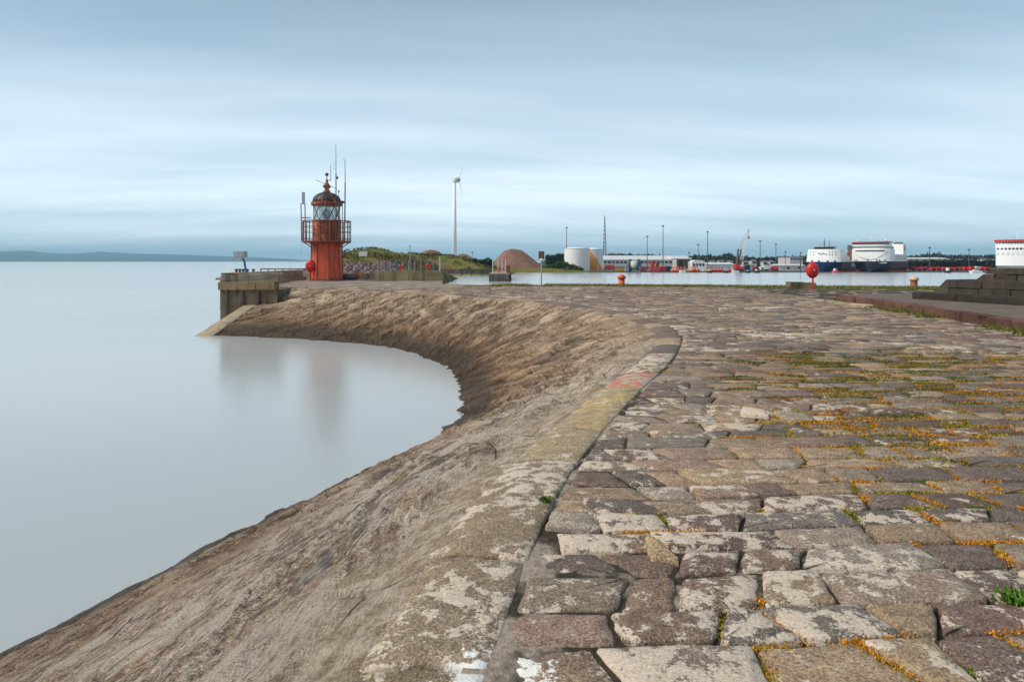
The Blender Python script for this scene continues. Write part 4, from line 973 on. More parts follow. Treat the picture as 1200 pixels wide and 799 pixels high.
def scrub(name, pts, Yc, depth, base, n, seed, label):
    f = px_profile(pts); x = np.random.uniform(X(pts[0][0], Yc), X(pts[-1][0], Yc), n); y = np.random.uniform(Yc - depth, Yc + 6, n)
    keep = fbm(x * .22, y * .22, seed, 3) > .12; x, y = x[keep], y[keep]; n = len(x)
    top = CAM_Z - (f(x / Yc * F + PX0) - HOR) / F * Yc; t = np.clip(1 - np.abs(y - Yc) / depth, 0, 1); t = t * t * (3 - 2 * t)
    z = base + (top - base) * t + .12 * np.random.rand(n); ok = z > -1.6; x, y, z = x[ok], y[ok], z[ok]; n = len(x)
    w_ = vnoise(x * .3, y * .3, seed + 4)[:, None]; T = (np.array([[.06, .085, .02]]) * (1 - w_) + np.array([[.22, .16, .07]]) * w_) * np.random.uniform(.6, 1.3, (n, 1))
    tag(leaf_cloud(name, np.stack([x, y, z], -1), np.random.uniform(.18, .42, n) * Yc / 135, T, .8), label, 'scrub')
scrub('dune_scrub', [(380, 318), (395, 308), (403, 297), (418, 292.5), (437, 291), (452, 294), (470, 298), (490, 302), (505, 308), (519, 322), (527, 336)], 135, 55, -3.2, 9000, 3, 'rough brown and green scrub on the dunes behind the lighthouse')
scrub('ridge_scrub', [(455, 304), (475, 297), (500, 298.5), (525, 299.5), (548, 303), (566, 307), (585, 314), (604, 321)], 232, 30, -3.2, 6000, 5, 'rough scrub on the ridge below the turbine')
def heap(label, px0, px1, pt, ytop, Y, base, flat=.12):
    o = thing('aggregate_heap', label, 'aggregate heap', (X(pt, Y), Y, base), 0, 'reddish aggregate heaps'); Hh = Z(ytop, Y) - base; rl_ = X(pt, Y) - X(px0, Y); rr_ = X(px1, Y) - X(pt, Y)
    nr, na = 16, 60; vs = []; fs = []
    for i in range(nr + 1):
        q = i / nr
        for k in range(na):
            a = 2 * math.pi * k / na; rx_ = rr_ if math.cos(a) > 0 else rl_; ry = min(rl_, rr_)
            z = Hh * (1 - max(0, q - flat) / (1 - flat)) ** 1.06 - Hh * .05 * min(1, q / flat) ** 2
            wv = 1 + .05 * float(fbm(np.array([a * 2]), np.array([q * 3.0]), 12, 3)[0]) * q
            vs.append((rx_ * q * wv * math.cos(a), ry * q * wv * math.sin(a), z + .055 * Hh * (1 - q * .5) * float(fbm(np.array([q * 6 * math.cos(a)]), np.array([q * 6 * math.sin(a)]), 4, 3)[0])))
    for i in range(nr):
        for k in range(na): fs.append((i*na + k, i*na + (k+1) % na, (i+1)*na + (k+1) % na, (i+1)*na + k))
    MB().add(vs, fs).build('cone', M['heap'], o, True)
    MB().lathe([(min(rl_, rr_) * 1.02, -.6), (min(rl_, rr_) * .99, .25)], 30).build('toe', M['heap'], o, True)
heap('large reddish brown aggregate cone behind the timber jetty', 566, 645, 600, 292, 285, -2.4, .26)
heap('lower reddish heap peeping over the dunes left of the turbine', 476, 536, 505, 293.2, 262, -1.8, .3)
heap('small reddish heap just right of the turbine foot', 520, 578, 541, 297.5, 268, -2, .2)
ridge('scrub_bank', [(575, 319), (590, 315), (620, 314), (650, 315), (676, 316.5), (700, 319)], 262, 6, -2.9, M['bank'], seed=6, rough=.5)
ridge('green_hill', [(615, 317), (640, 304), (655, 298), (675, 296), (705, 299), (735, 304), (765, 312)], 420, 70, -3, M['green_bank'], seed=8, rough=1.6)
# far yard
MB().box(X(600, 262), 420, 259, 900, -4.5, -2.5).build('far_yard', M['yard'])['kind'] = 'structure'
fq = thing('far_quay_edge', 'dark timber faced quay edge along the far side of the harbour', 'quay', (X(690, 258), 258.2, -4))
MB().box(0, X(1230, 258) - X(690, 258), 0, .7, 0, 1.40).build('quay_face', M['timber'], fq)
MB().box(0, X(1230, 258) - X(690, 258), -.1, .9, 1.41, 1.56).build('quay_beam', M['conc_dark'], fq)

def bush_mass(name, label, cat, px0, px1, y0, y1, Y, n, cols, size, top=None, base=None, kind='stuff', depth=6):
    """hedge or wood as thousands of leaf faces over an uneven skyline"""
    xs = np.random.uniform(X(px0, Y), X(px1, Y), n); p = xs / Y * F + PX0; base = Z(y1, Y) if base is None else base
    cre = Z(y0, Y) if top is None else CAM_Z - (px_profile(top)(p) - HOR) / F * Y
    lump = .72 + .30 * vnoise(xs * 5.5 / Y * 30, xs * 0, 4) + .12 * vnoise(xs * 22 / Y * 30, xs * 0, 9)
    hz = np.random.rand(n) ** .75; z = base + (cre - base) * hz * np.clip(lump, 0, 1.08); yy = Y + np.random.randn(n) * depth * (1 - hz * .6)
    cl = vnoise(xs * 9 / Y * 30, z * 9 / Y * 30, 14)[:, None]
    T = np.array(cols[0]) * (1 - cl) + np.array(cols[1]) * cl; T = T * np.random.uniform(.6, 1.3, (n, 1))
    o = leaf_cloud(name, np.stack([xs, yy, z], -1), np.random.uniform(.6, 1.3, n) * size, T, .2); tag(o, label, cat)
    if not kind: del o['kind']
    return o
bush_mass('willow_scrub', 'dark blue green scrub beside the jetty walkway', 'bush', 541, 577, 305.5, 320, 226, 2600, [(.012, .035, .028), (.04, .085, .05)], .7, kind=None, depth=2)
bush_mass('hedge', 'dark hedge on the slope left of the white tanks', 'hedge', 640, 662, 299, 310, 380, 1500, [(.012, .02, .014), (.03, .05, .03)], 1.0, kind=None, depth=3)
bush_mass('bramble_bank', 'green bramble bank in front of the white tanks', 'bush', 637, 683, 306, 319, 264, 2600, [(.03, .06, .02), (.07, .12, .03)], .6, top=[(637, 314), (650, 308), (664, 307), (672, 311), (684, 316)], kind=None, depth=2)
bush_mass('far_wood', 'dark far wood along the skyline behind the port', 'wood', 690, 1230, 300, 312, 520, 15000, [(.018, .024, .02), (.05, .06, .04)], 1.8,
          top=[(690, 302), (720, 298), (745, 299), (770, 301), (800, 303), (820, 301), (831, 298.5), (845, 301), (851, 298.5), (860, 302), (900, 303), (940, 301), (1065, 301), (1085, 299.3), (1110, 301), (1150, 300), (1230, 300)], depth=14)
bush_mass('port_hedge', 'dark hedge between the trailers and the cream warehouse', 'hedge', 1066, 1176, 306.5, 314, 330, 3600, [(.008, .010, .010), (.028, .032, .022)], 1.0, depth=4)

# ------------------------------------------------------------------ timber jetty and walkway in the harbour mouth
wk = thing('jetty_walkway', 'grey timber walkway wall across the harbour mouth', 'walkway', (X(516, 200), 200, SEA))
ww = X(577, 200) - X(516, 200)
for k in range(15): MB().box(ww * k / 15, ww * (k + 1) / 15 - .06, 0, .3, .55 + .1 * random.random(), 1.75 + random.uniform(-.05, .05)).build('plank_panel', M['timber'], wk)
for k in range(6): MB().box(ww * k / 5 - .15, ww * k / 5 + .15, -.25, .05, -1, 2.1 + random.uniform(-.1, .2)).build('pile', M['timber'], wk)
MB().box(0, ww, -.05, .4, 1.76, 1.92).build('rail', M['timber'], wk)
dp = thing('dolphin_pile', 'single dark mooring pile standing in the channel', 'pile', (X(529.5, 150), 150, SEA)); MB().tube((0, 0, -1), (0, 0, 1.05), .22, .2, 8).build('shaft', M['timber'], dp); MB().lathe([(.26, 1.05), (.26, 1.15), (.1, 1.3)], 8).build('cap', M['iron'], dp)
jt = thing('timber_jetty', 'dark timber jetty head hung with tyre fenders', 'jetty', (X(573, 145), 145, SEA)); jw = X(597, 145) - X(573, 145); jd = 34
for k in range(9): MB().box(jw * k / 9, jw * (k + 1) / 9 - .03, 0, .3, -1, 1.45).build('plank', M['timber'], jt)
for k in range(9): MB().box(0, jw, .32 + k * jd / 9, .32 + (k + 1) * jd / 9 - .05, 1.46, 1.66).build('deck_board', M['conc'], jt)
MB().box(jw - .4, jw - .02, .4, jd, -1, 1.44).build('side_wall', M['timber'], jt); MB().box(.02, .4, .4, jd, -1, 1.44).build('side_wall', M['timber'], jt)
for k in range(11):
    yk = 1.5 + k * 3.0; vs = []; fs = []; n_, k2 = 12, 6; r = .62
    for i in range(n_):
        a = 2 * math.pi * i / n_
        for j in range(k2): b = 2 * math.pi * j / k2; rr = r + .26 * math.cos(b); vs.append((jw + .18 + .22 * math.sin(b), yk + rr * math.cos(a), .72 + rr * math.sin(a)))
    for i in range(n_):
        for j in range(k2): fs.append((i*k2 + j, ((i+1) % n_)*k2 + j, ((i+1) % n_)*k2 + (j+1) % k2, i*k2 + (j+1) % k2))
    MB().add(vs, fs).build('tyre_fender', M['black'], jt, True)
JY = 147; jz = SEA + 1.66
def jp(label, px, ytop, mat='grey_metal', r=.1, Y=JY):
    o = thing('jetty_post', label, 'post', (X(px, Y), Y, jz), 0, 'posts on the timber jetty'); H_ = Z(ytop, Y) - jz
    MB().tube((0, 0, 0), (0, 0, H_), r, r * .8, 6).build('shaft', M[mat], o); MB().tube((0, 0, H_), (0, 0, H_ + .12), r * 1.4, r, 6).build('cap', M['offwhite'], o)
jp('tall pale post at the left corner of the timber jetty', 577.5, 302.5, 'offwhite')
gf = thing('jetty_gantry', 'pale open frame of posts and crossbars on the timber jetty', 'frame', (X(583.5, 150), 150, jz)); k_ = 150 / F
for q in (0, 4.8, 9.0): MB().tube((q * k_, 0, 0), (q * k_, 0, Z(303.5, 150) - jz), .09, .08, 6).build('upright', M['offwhite'], gf)
for zz_ in (304, 310): MB().tube((-.2 * k_, 0, Z(zz_, 150) - jz), (9.4 * k_, 0, Z(zz_, 150) - jz), .08, .08, 6).build('crossbar', M['grey_metal'], gf)
ring_buoy('red life ring hung under the pale frame on the timber jetty', X(584.8, 149.5), 149.5, Z(316.5, 149.5), .42)
cb = thing('red_cabinet', 'dark red cabinet standing at the right side of the timber jetty', 'cabinet', (X(595.5, 152), 152, jz)); MB().box(-.45, .45, -.3, .3, 0, Z(311.8, 152) - jz).build('body', M['rust_dark'], cb); MB().box(-.5, .5, -.35, .35, Z(311.8, 152) - jz + .002, Z(311.3, 152) - jz + .05).build('lid', M['red'], cb)

# ------------------------------------------------------------------ wind turbine, tanks, lattice tower
TY = 320
wt = thing('wind_turbine', 'tall pale wind turbine rising behind the reddish heaps', 'wind turbine', (X(532.7, TY), TY, -2.5)); Hh = Z(213, TY) + 2.5; k = TY / F
MB().tube((0, 0, 0), (0, 0, Hh), 2.9 * k, 1.6 * k, 20).build('tower', M['turbine'], wt, True)
ax = Vector((.93, -.36, 0)).normalized()
nc = MB().lathe([(1.2 * k, -2.5 * k), (2.6 * k, -1.8 * k), (3.3 * k, 0), (3.4 * k, 3.5 * k), (2.2 * k, 4.4 * k)], 18)
Rm = ax.to_track_quat('Z', 'Y').to_matrix(); nc.v = [tuple(Rm @ Vector((v[0], v[1], v[2])) + Vector((0, 0, Hh + 2 * k))) for v in nc.v]; nc.build('nacelle', M['turbine'], wt, True)
hb = MB().lathe([(2.6 * k, 4.5 * k), (2.8 * k, 5.2 * k), (2.0 * k, 6.4 * k), (.4 * k, 7.4 * k)], 18); hb.v = [tuple(Rm @ Vector(v) + Vector((0, 0, Hh + 2 * k))) for v in hb.v]; hb.build('hub', M['grey_metal'], wt, True)
for q in range(3):
    a = 2 * math.pi * q / 3 + R(90); bl = MB(); vs = []; fs = []
    for i, (rr, ch, th) in enumerate([(1.5, .8, .8), (3, 1.1, .5), (6, 1.0, .35), (12, .7, .2), (18, .45, .12), (23, .15, .05)]):
        for (u, w_) in ((-ch, 0), (0, th), (ch, 0), (0, -th)):
            p = Vector((u * .35 * k, rr * k, 5.6 * k + u * .9 * k * .5 + w_ * .4 * k)); c_, s_ = math.cos(a), math.sin(a)
            p = Vector((p.x * c_ - p.y * s_, p.x * s_ + p.y * c_, p.z)); vs.append(tuple(Rm @ p + Vector((0, 0, Hh + 2 * k))))
    for i in range(5):
        for j in range(4): fs.append((i*4 + j, i*4 + (j+1) % 4, (i+1)*4 + (j+1) % 4, (i+1)*4 + j))
    bl.add(vs, fs + [(0, 3, 2, 1), (20, 21, 22, 23)]).build('blade', M['turbine'], wt, True)
def tank(label, px0, px1, ytop, ydome, Y, rx, base=-2.5):
    k = Y / F; r = (px1 - px0) / 2 * k; o = thing('storage_tank', label, 'storage tank', (X((px0 + px1) / 2, Y), Y, base), 0, 'white storage tanks'); Hh = Z(ytop, Y) - base
    MB().lathe([(r, 0), (r, Hh)], 48).build('shell', mat_tank('tank_paint', rx), o, True).data.set_sharp_from_angle(angle=R(40))
    MB().lathe([(r + .04, Hh - .1), (r + .12, Hh), (r + .04, Hh + .1)], 48, capb=False, capt=False).build('rim', M['offwhite'], o)
    MB().lathe([(r, Hh + .02), (r * .6, Hh + (Z(ydome, Y) - Z(ytop, Y)) * .75), (r * .1, Z(ydome, Y) - base)], 32).build('roof', M['white'], o, True)
    for k_ in range(24): a = 2 * math.pi * k_ / 24; MB().tube((r * math.cos(a), r * math.sin(a), Hh), (r * math.cos(a), r * math.sin(a), Hh + .45), .03, .03, 4).build('rail_post', M['grey_metal'], o)
    MB().box(-r - .05, -r + .4, -.9, -.4, .2, Hh + .3).build('ladder', M['grey_metal'], o)
    return o
tank('nearer white storage tank with clean paint', 661, 691, 291.5, 289.8, 285, 0)
tank('white storage tank with a wide orange rust streak', 679.5, 706.5, 292.8, 290.6, 296, 1)
lt = thing('lattice_tower', 'tall slim grey lattice radio tower behind the rusty tank', 'lattice tower', (X(708.7, 400), 400, -2.5)); k = 400 / F; Hh = Z(254, 400) + 2.5
lg = []
for q in range(4):
    a = math.pi / 4 + q * math.pi / 2; b_, t_ = 2.9 * k, .45 * k
    lg.append(((b_ * math.cos(a), b_ * math.sin(a)), (t_ * math.cos(a), t_ * math.sin(a)))); MB().tube((*lg[-1][0], 0), (*lg[-1][1], Hh), .16, .10, 4).build('leg', M['iron'], lt)
def lp(q, t): return (lg[q][0][0] * (1 - t) + lg[q][1][0] * t, lg[q][0][1] * (1 - t) + lg[q][1][1] * t, Hh * t)
for i in range(13):
    t0, t1 = 1 - (1 - i / 13), (i + 1) / 13; b = MB()
    for q in range(4): b.tube(lp(q, t0), lp((q + 1) % 4, t1), .06, .06, 3).tube(lp((q + 1) % 4, t0), lp(q, t1), .06, .06, 3)
    b.build('bracing', M['iron'], lt)
MB().tube((0, 0, Hh), (0, 0, Hh + 1.5), .08, .04, 5).build('aerial', M['iron'], lt)
for px_, yt, yb, Y, lab in [(664, 266.5, 318, 300, 'light mast rising behind the nearer white tank'), (758.5, 277, 316, 330, 'shorter light mast rising behind the cable reel'), (777, 264.5, 316, 300, 'tallest light mast, right of the cable reel'),
                       (818.3, 286.5, 316, 420, 'thin short light mast left of the tall mast by the white dome shed'), (829.3, 271.5, 316, 300, 'tall light mast in front of the white dome shed'), (890.8, 282, 316, 300, 'light mast right of the crane jib'),
                       (909.3, 285.8, 316, 320, 'second light mast right of the crane jib'), (920.3, 295, 316, 380, 'small distant light mast left of the ferries'), (1089.5, 290, 316, 300, 'light mast above the red trailers near the ferry stern'),
                       (1101, 295.5, 316, 360, 'small light mast next to the one by the ferry stern'), (1135.5, 292.5, 316, 320, 'light mast above the white houses on the right')]:
    lamp_mast(lab, px_, yt, yb, Y, -2.5, .13)
lamp_mast('low quay lamp by the orange buoys', 807.5, 295.5, 317, 270, -2.5, .09, 'box', 'low quay lamps')
lamp_mast('low quay lamp just left of the left ferry', 938.2, 295.5, 317, 270, -2.5, .14, 'box', 'low quay lamps')
lamp_mast('lonely pole on the skyline right of the turbine', 553.5, 295, 316, 300, -2.5, .07, 'box', None)

# ------------------------------------------------------------------ port buildings and yard
def shed(name, label, px0, px1, yeave, yridge, Y, depth, wall, roof, win=None, base=-2.5, cat='warehouse', mono=False):
    w2 = X(px1, Y) - X(px0, Y); o = thing(name, label, cat, (X(px0, Y), Y, base)); he = Z(yeave, Y) - base; hr = Z(yridge, Y + depth / 2) - base
    MB().box(0, w2, 0, depth, 0, he).build('wall', M[wall], o)
    MB().extr([(-.5, he + .01), (depth + .5, he + .01), (depth / 2, hr)], 'x', -.4, w2 + .4).build('roof', M[roof], o)
    if win:
        n, y0, y1, mats = win
        MB().box(.3, w2 - .3, -.06, -.004, Z(y1, Y) - base - .15, Z(y0, Y) - base + .15).build('window_band', M['offwhite'], o)
        for i in range(n): MB().box(w2 * (i + .12) / n, w2 * (i + .84) / n, -.12, -.062, Z(y1, Y) - base, Z(y0, Y) - base).build('window', M[mats[i % len(mats)]], o)
    return o
sh = shed('long_warehouse', 'long pale warehouse with a strip of dark windows', 707, 793, 304.5, 299.5, 340, 30, 'shed', 'roof', (18, 306.3, 308.5, ('darkwin', 'darkwin', 'brick', 'darkwin')))
MB().box(.2, X(770, 340) - X(707, 340), -.3, -.05, .2, Z(312.5, 340) + 2.5).build('plinth', M['brick'], sh)
sh = shed('open_ended_shed', 'open fronted shed with dark doorway at the warehouse end', 792.5, 810.5, 303.2, 299.8, 332, 26, 'shed', 'roof')
MB().box(.4, X(810, 332) - X(792.5, 332) - .3, -.3, -.01, .5, Z(304.2, 332) + 2.5).build('doorway', M['darkwin'], sh)
for q in (.9, 3.6, 6.4): MB().box(q, q + .25, -.5, -.31, .2, Z(304, 332) + 2.5).build('door_post', M['brick'], sh)
o = thing('white_dome_shed', 'small white shed with a rounded roof in the port yard', 'shed', (X(810.5, 325), 325, -2.5)); w2 = X(827, 325) - X(810.5, 325); he = Z(308, 325) + 2.5
MB().extr([(0, 0), (w2, 0), (w2, he)] + [(w2 / 2 + w2 / 2 * math.cos(t), he + (Z(304.8, 325) - Z(308, 325)) * math.sin(t)) for t in np.linspace(.1, math.pi - .1, 12)] + [(0, he)], 'y', 0, 9).build('shell', M['white'], o)
for i in range(4): MB().box(w2 * (.1 + .22 * i), w2 * (.24 + .22 * i), -.06, -.005, he * .55, he * .9).build('window', M['darkwin'], o)
shed('white_long_shed', 'long white shed behind the red and orange buoys', 828, 860, 309.8, 307.6, 330, 14, 'white', 'roof', (8, 312, 313.5, ('shed', 'offwhite')))
shed('flat_white_shed', 'long low white shed left of the left ferry', 913, 943, 311.2, 309.4, 310, 12, 'white', 'roof', (7, 313, 315, ('offwhite', 'shed', 'darkwin')))
shed('cream_warehouse', 'long cream warehouse on the rise right of the right ferry', 1062, 1113, 303.4, 301.8, 420, 20, 'cream', 'roof', None, -2)
shed('grey_port_office', 'grey flat port office on the skyline left of the ferries', 926, 941, 301.3, 300.4, 440, 20, 'shed', 'slate', (5, 303, 304.5, ('darkwin',)), -2, 'office')
hs = [(836, 307, 305.2, 'tan'), (846, 306.4, 304.6, ''), (857, 306.8, 305, ''), (874, 307, 305.2, ''), (884, 306, 304.2, ''), (897, 307, 305.3, ''), (905, 306.6, 304.9, ''), (1127, 306, 303.4, ''), (1141, 306.5, 303.5, ''), (1155, 304.5, 302.6, ''), (1166, 305.4, 303.4, '')]
wh = ['leftmost pale house over the white long shed', 'second pale house over the white long shed', 'pale house at the right end of the white long shed', 'pale house just right of the crane', 'second pale house right of the crane', 'third pale house right of the crane', 'fourth pale house right of the crane', 'white house left of the twin gables on the right', 'white gabled house above the red trailers', 'pale house left of the right edge ferry', 'pale house closest to the right edge ferry']
for (p, ye, yr, _), lab in zip(hs, wh):
    Y = 440; o = thing('house', lab, 'house', (X(p, Y), Y, -2), 0, 'houses behind the port'); w2 = random.uniform(4.5, 6) * Y / F; he = Z(ye, Y) + 2; hr = Z(yr, Y) + 2
    MB().box(-w2 / 2, w2 / 2, 0, 6, 0, he).build('wall', M[random.choice(['white', 'cream', 'offwhite'])], o); MB().extr([(-.4, he + .01), (6.4, he + .01), (3, hr)], 'x', -w2 / 2 - .2, w2 / 2 + .2).build('roof', M['slate'], o)
    for q in (-.28, .0, .28): MB().box(w2 * q - .4, w2 * q + .4, -.06, -.004, he - 1.6, he - .5).build('window', M['darkwin'], o)

# cable reel
k = 266 / F; o = thing('cable_reel', 'huge teal cable reel standing on the far quay', 'cable reel', (X(743.5, 266), 266, -2.5), R(-28)); rr = 7.4 * k
for s_ in (-1, 1):
    d_ = MB(); n_ = 28; x_ = s_ * 5.2 * k
    d_.tube((x_ - .25, 0, rr), (x_ + .25, 0, rr), rr, rr, n_); fl_ = d_.build('flange_disc', M['teal'], o)
    MB().tube((x_ - .32, 0, rr), (x_ + .32, 0, rr), rr * .28, rr * .28, 12).build('hub', M['navy'], fl_)
MB().tube((-5 * k, 0, rr), (5 * k, 0, rr), rr * .72, rr * .72, 24).build('cable_drum', M['cream'], o, True)
for s_ in (-1, 1): MB().extr([(-1.6, 0), (1.6, 0), (.3, rr * .9), (-.3, rr * .9)], 'x', s_ * 6.3 * k - .15, s_ * 6.3 * k + .15).build('cradle', M['grey_metal'], o)

def container(label, px0, px1, ytop, mat, Y=268, ybase=None, depth=2.5, group='containers and skips on the far quay', name='container', cat='container', base=-2.5):
    w2 = X(px1, Y) - X(px0, Y); o = thing(name, label, cat, (X(px0, Y), Y, base), 0, group); h_ = Z(ytop, Y) - base
    MB().box(0, w2, 0, depth, .15, h_).build('body', M[mat], o)
    m = MB(); nr = max(3, int(w2 / .45))
    for i in range(nr): m.box(w2 * (i + .25) / nr, w2 * (i + .7) / nr, -.07, -.002, .3, h_ - .15)
    m.build('corrugation', M[mat], o); MB().box(-.05, w2 + .05, -.06, depth + .05, 0, .145).build('base_frame', M['iron'], o); MB().box(-.05, w2 + .05, -.09, depth + .05, h_ + .003, h_ + .12).build('top_rail', M[mat], o)
o = thing('portal_frame', 'red steel frame on legs in front of the rusty tank', 'steel frame', (X(709, 268), 268, -2.5)); w2 = X(720, 268) - X(709, 268)
MB().box(0, w2, 0, 1.2, 1.4, 2.6).build('beam', M['red'], o)
for q in (0, w2 * .45, w2 - .3): MB().box(q, q + .3, .2, .6, 0, 1.395).build('leg', M['rust_dark'], o)
container('ochre yellow skip left of the cable reel', 720.5, 732, 314.3, 'yellow'); container('grey blue box at the left foot of the cable reel', 733, 737, 313.5, 'grey_metal', 264)
container('faded pink red container right of the cable reel', 750, 757.5, 314.2, 'pink'); container('tall bright red box beside the tallest light mast', 763.5, 767.2, 306.5, 'red', 272); container('second tall dark red box near the tallest light mast', 769.8, 772.2, 308.3, 'rust_dark', 274)
container('low red container under the tallest light mast', 762, 774, 313.3, 'pink', 267); container('red container right of the tallest light mast', 774.5, 780.5, 312.5, 'red', 268); container('dark blue container left of the orange buoys', 781, 787, 312.3, 'navy2', 270)
def buoy(label, px, ytop, mat, Y=264, s=1.0, lying=False):
    o = thing('channel_buoy', label, 'buoy', (X(px, Y), Y, -2.5), 0, 'channel buoys stored on the far quay'); H_ = (Z(ytop, Y) + 2.5)
    r = min(1.25 * s, H_ * .55)
    MB().lathe([(r * .6, 0), (r, .2), (r, .2 + H_ * .25), (r * .75, .25 + H_ * .33)], 14).build('float_body', M[mat], o, True)
    m = MB()
    for q in range(4): a = q * math.pi / 2 + .5; m.tube((r * .65 * math.cos(a), r * .65 * math.sin(a), H_ * .34), (r * .22 * math.cos(a), r * .22 * math.sin(a), H_ * .86), .13, .1, 4)
    m.build('cage', M[mat], o); MB().lathe([(r * .3, H_ * .80), (r * .42, H_ * .86), (.05, H_)], 10).build('topmark', M[mat], o, True)
place = ['first', 'second', 'third', 'fourth', 'fifth', 'sixth', 'seventh', 'eighth', 'ninth', 'tenth', 'eleventh', 'twelfth', 'thirteenth', 'fourteenth', 'fifteenth', 'sixteenth', 'seventeenth', 'eighteenth']
bl = [(788.5, 312.5, 'orange'), (791.5, 312, 'orange'), (794.5, 312.3, 'orange'), (798, 312.6, 'orange'), (802, 312.4, 'orange'), (805.5, 315.5, 'offwhite'), (810, 312.5, 'orange'), (813.5, 311.5, 'red'), (816.5, 311.3, 'orange'), (820, 314.5, 'white'), (824, 314.8, 'offwhite'), (829.5, 313, 'yellow'), (834, 312.5, 'red'),
      (838, 312.8, 'red'), (842, 312.5, 'red'), (846, 313.2, 'red'), (854.5, 313.5, 'red'), (858, 314.5, 'offwhite')]
cn = {'orange': 'orange', 'red': 'red', 'offwhite': 'pale grey', 'white': 'white', 'yellow': 'yellow'}
for i, (p, yt, mt) in enumerate(bl): buoy('%s channel buoy, %s from the left in the row on the far quay' % (cn[mt], place[i]), p, yt, mt)
def boat(label, px, ytop, mat, wpx, Y=252, cabin=True):
    k = Y / F; o = thing('work_boat', label, 'boat', (X(px, Y), Y, SEA), 0, 'small work boats along the far quay'); w2 = wpx * k / 2; d_ = 1.1
    MB().prism([(-w2 * .85, -d_ * .7), (w2 * .7, -d_ * .7), (w2 * .95, 0), (w2 * .7, d_ * .7), (-w2 * .85, d_ * .7)], -.4, .75, [(-w2, -d_), (w2 * .8, -d_), (w2 * 1.15, 0), (w2 * .8, d_), (-w2, d_)]).build('hull', M[mat], o)
    if cabin: MB().box(-w2 * .5, w2 * .25, -d_ * .6, d_ * .6, .76, Z(ytop, Y) - SEA).build('cabin', M['white' if mat != 'white' else 'offwhite'], o); MB().box(-w2 * .42, w2 * .18, -d_ * .63, -d_ * .602, 1.1, 1.35).build('window', M['darkwin'], o)
for i, (p, yt, mt, wp, lab) in enumerate([(832, 316, 'black', 5, 'black work boat below the red buoys'), (851, 316.5, 'black', 5, 'black work boat just left of the crane'), (876.5, 316.5, 'black', 5, 'black work boat right of the crane'), (887, 315.5, 'navy', 6, 'dark blue work boat below the white van'),
                                    (979, 314.8, 'pink', 6, 'pink red boat beneath the left ferry'), (800, 317.2, 'white', 7, 'white boat below the orange buoys'), (1111, 314, 'black', 5, 'black boat with pale cabin below the red trailers'), (1144, 316, 'white', 13, 'long white boat near the stepped masonry'), (862, 317, 'white', 8, 'white boat in front of the crane base')]): boat(lab, p, yt, mt, wp)
# crane
CY = 268; k = CY / F; o = thing('mobile_crane', 'mobile harbour crane with white lattice jib and red base', 'crane', (X(865.5, CY), CY, -2.5))
MB().box(-4.8 * k, 4.2 * k, -1.5, 1.5, .5, 1.9).build('carriage', M['red'], o)
for q in (-4, -2, 0.6, 3): MB().tube((q * k, -1.8, .45), (q * k, -1.5, .45), .45, .45, 10).build('wheel', M['black'], o)
MB().box(-4.2 * k, -.5 * k, -1.3, 1.3, 1.95, Z(309, CY) + 2.5).build('engine_house', M['red'], o); MB().box(.6 * k, 3 * k, -1.4, 0, 1.95, Z(310.5, CY) + 2.5).build('cab', M['white'], o)
zt_ = Z(292, CY) + 2.5
for a, b in ((-2.2, -.4), (2.2, 2.6)): MB().tube((a * k, 0, 1.9), (b * k, 0, zt_), .55, .3, 6).build('tower_leg', M['iron'], o)
p0 = Vector((2.6 * k, -.6, Z(304, CY) + 2.5)); p1 = Vector((11.2 * k, -.6, Z(268, CY) + 2.5)); dd = (p1 - p0); nn_ = Vector((-dd.z, 0, dd.x)).normalized(); j = MB()
for s_ in (-.45, .45):
    for q in (-.5, .5): j.tube(p0 + nn_ * s_ + Vector((0, q, 0)), p1 + nn_ * s_ * .5 + Vector((0, q, 0)), .13, .10, 4)
for i in range(12): j.tube(p0 + dd * (i / 12) + nn_ * (.45 if i % 2 else -.45), p0 + dd * ((i + 1) / 12) + nn_ * (-.4 if i % 2 else .4), .07, .07, 3)
j.build('jib', M['white'], o)
MB().tube((-.4 * k, 0, zt_), p1, .07, .07, 4).tube((2.6 * k, 0, zt_), p0 + dd * .75, .06, .06, 4).build('stay_cable', M['grey_metal'], o); MB().tube(p1, (p1.x, p1.y, p1.z - 3.2), .06, .06, 4).box(p1.x - .3, p1.x + .3, p1.y - .3, p1.y + .3, p1.z - 4, p1.z - 3.2).build('hook', M['iron'], o)
def truck(label, px0, px1, ytop, mat, cabmat='white', Y=275, group='vehicles on the far quay', trailer=True, name='lorry', cat='lorry'):
    w2 = X(px1, Y) - X(px0, Y); o = thing(name, label, cat, (X(px0, Y), Y, -2.5), 0, group); h_ = Z(ytop, Y) + 2.5; cw = min(1.7, w2 * .35)
    MB().box(cw + .1, w2, 0, 2.2, .75, h_).build('box_body', M[mat], o); MB().prism([(0, 0), (cw, 0), (cw, 2.2), (0, 2.2)], .5, h_ * .85, [(.35, .05), (cw, .05), (cw, 2.15), (.35, 2.15)]).build('cab', M[cabmat], o)
    MB().box(.45, cw * .85, -.05, -.004, h_ * .5, h_ * .75).build('window', M['darkwin'], o); MB().box(.1, w2 - .1, .1, 2.1, .5, .74).build('chassis', M['black'], o)
    for q in (.8, w2 * .6, w2 * .85): MB().tube((q, -.1, .42), (q, .25, .42), .42, .42, 10).build('wheel', M['black'], o)
truck('white van parked right of the crane', 891, 901.5, 311.8, 'white', name='van', cat='van'); truck('pink red lorry right of the white van', 903, 912.8, 311.5, 'pink', 'pink'); truck('dark lorry right of the crane base', 871.5, 879, 310.5, 'navy', 'iron'); truck('red lorry left of the white van', 882, 889.5, 312.4, 'rust_dark', 'red')
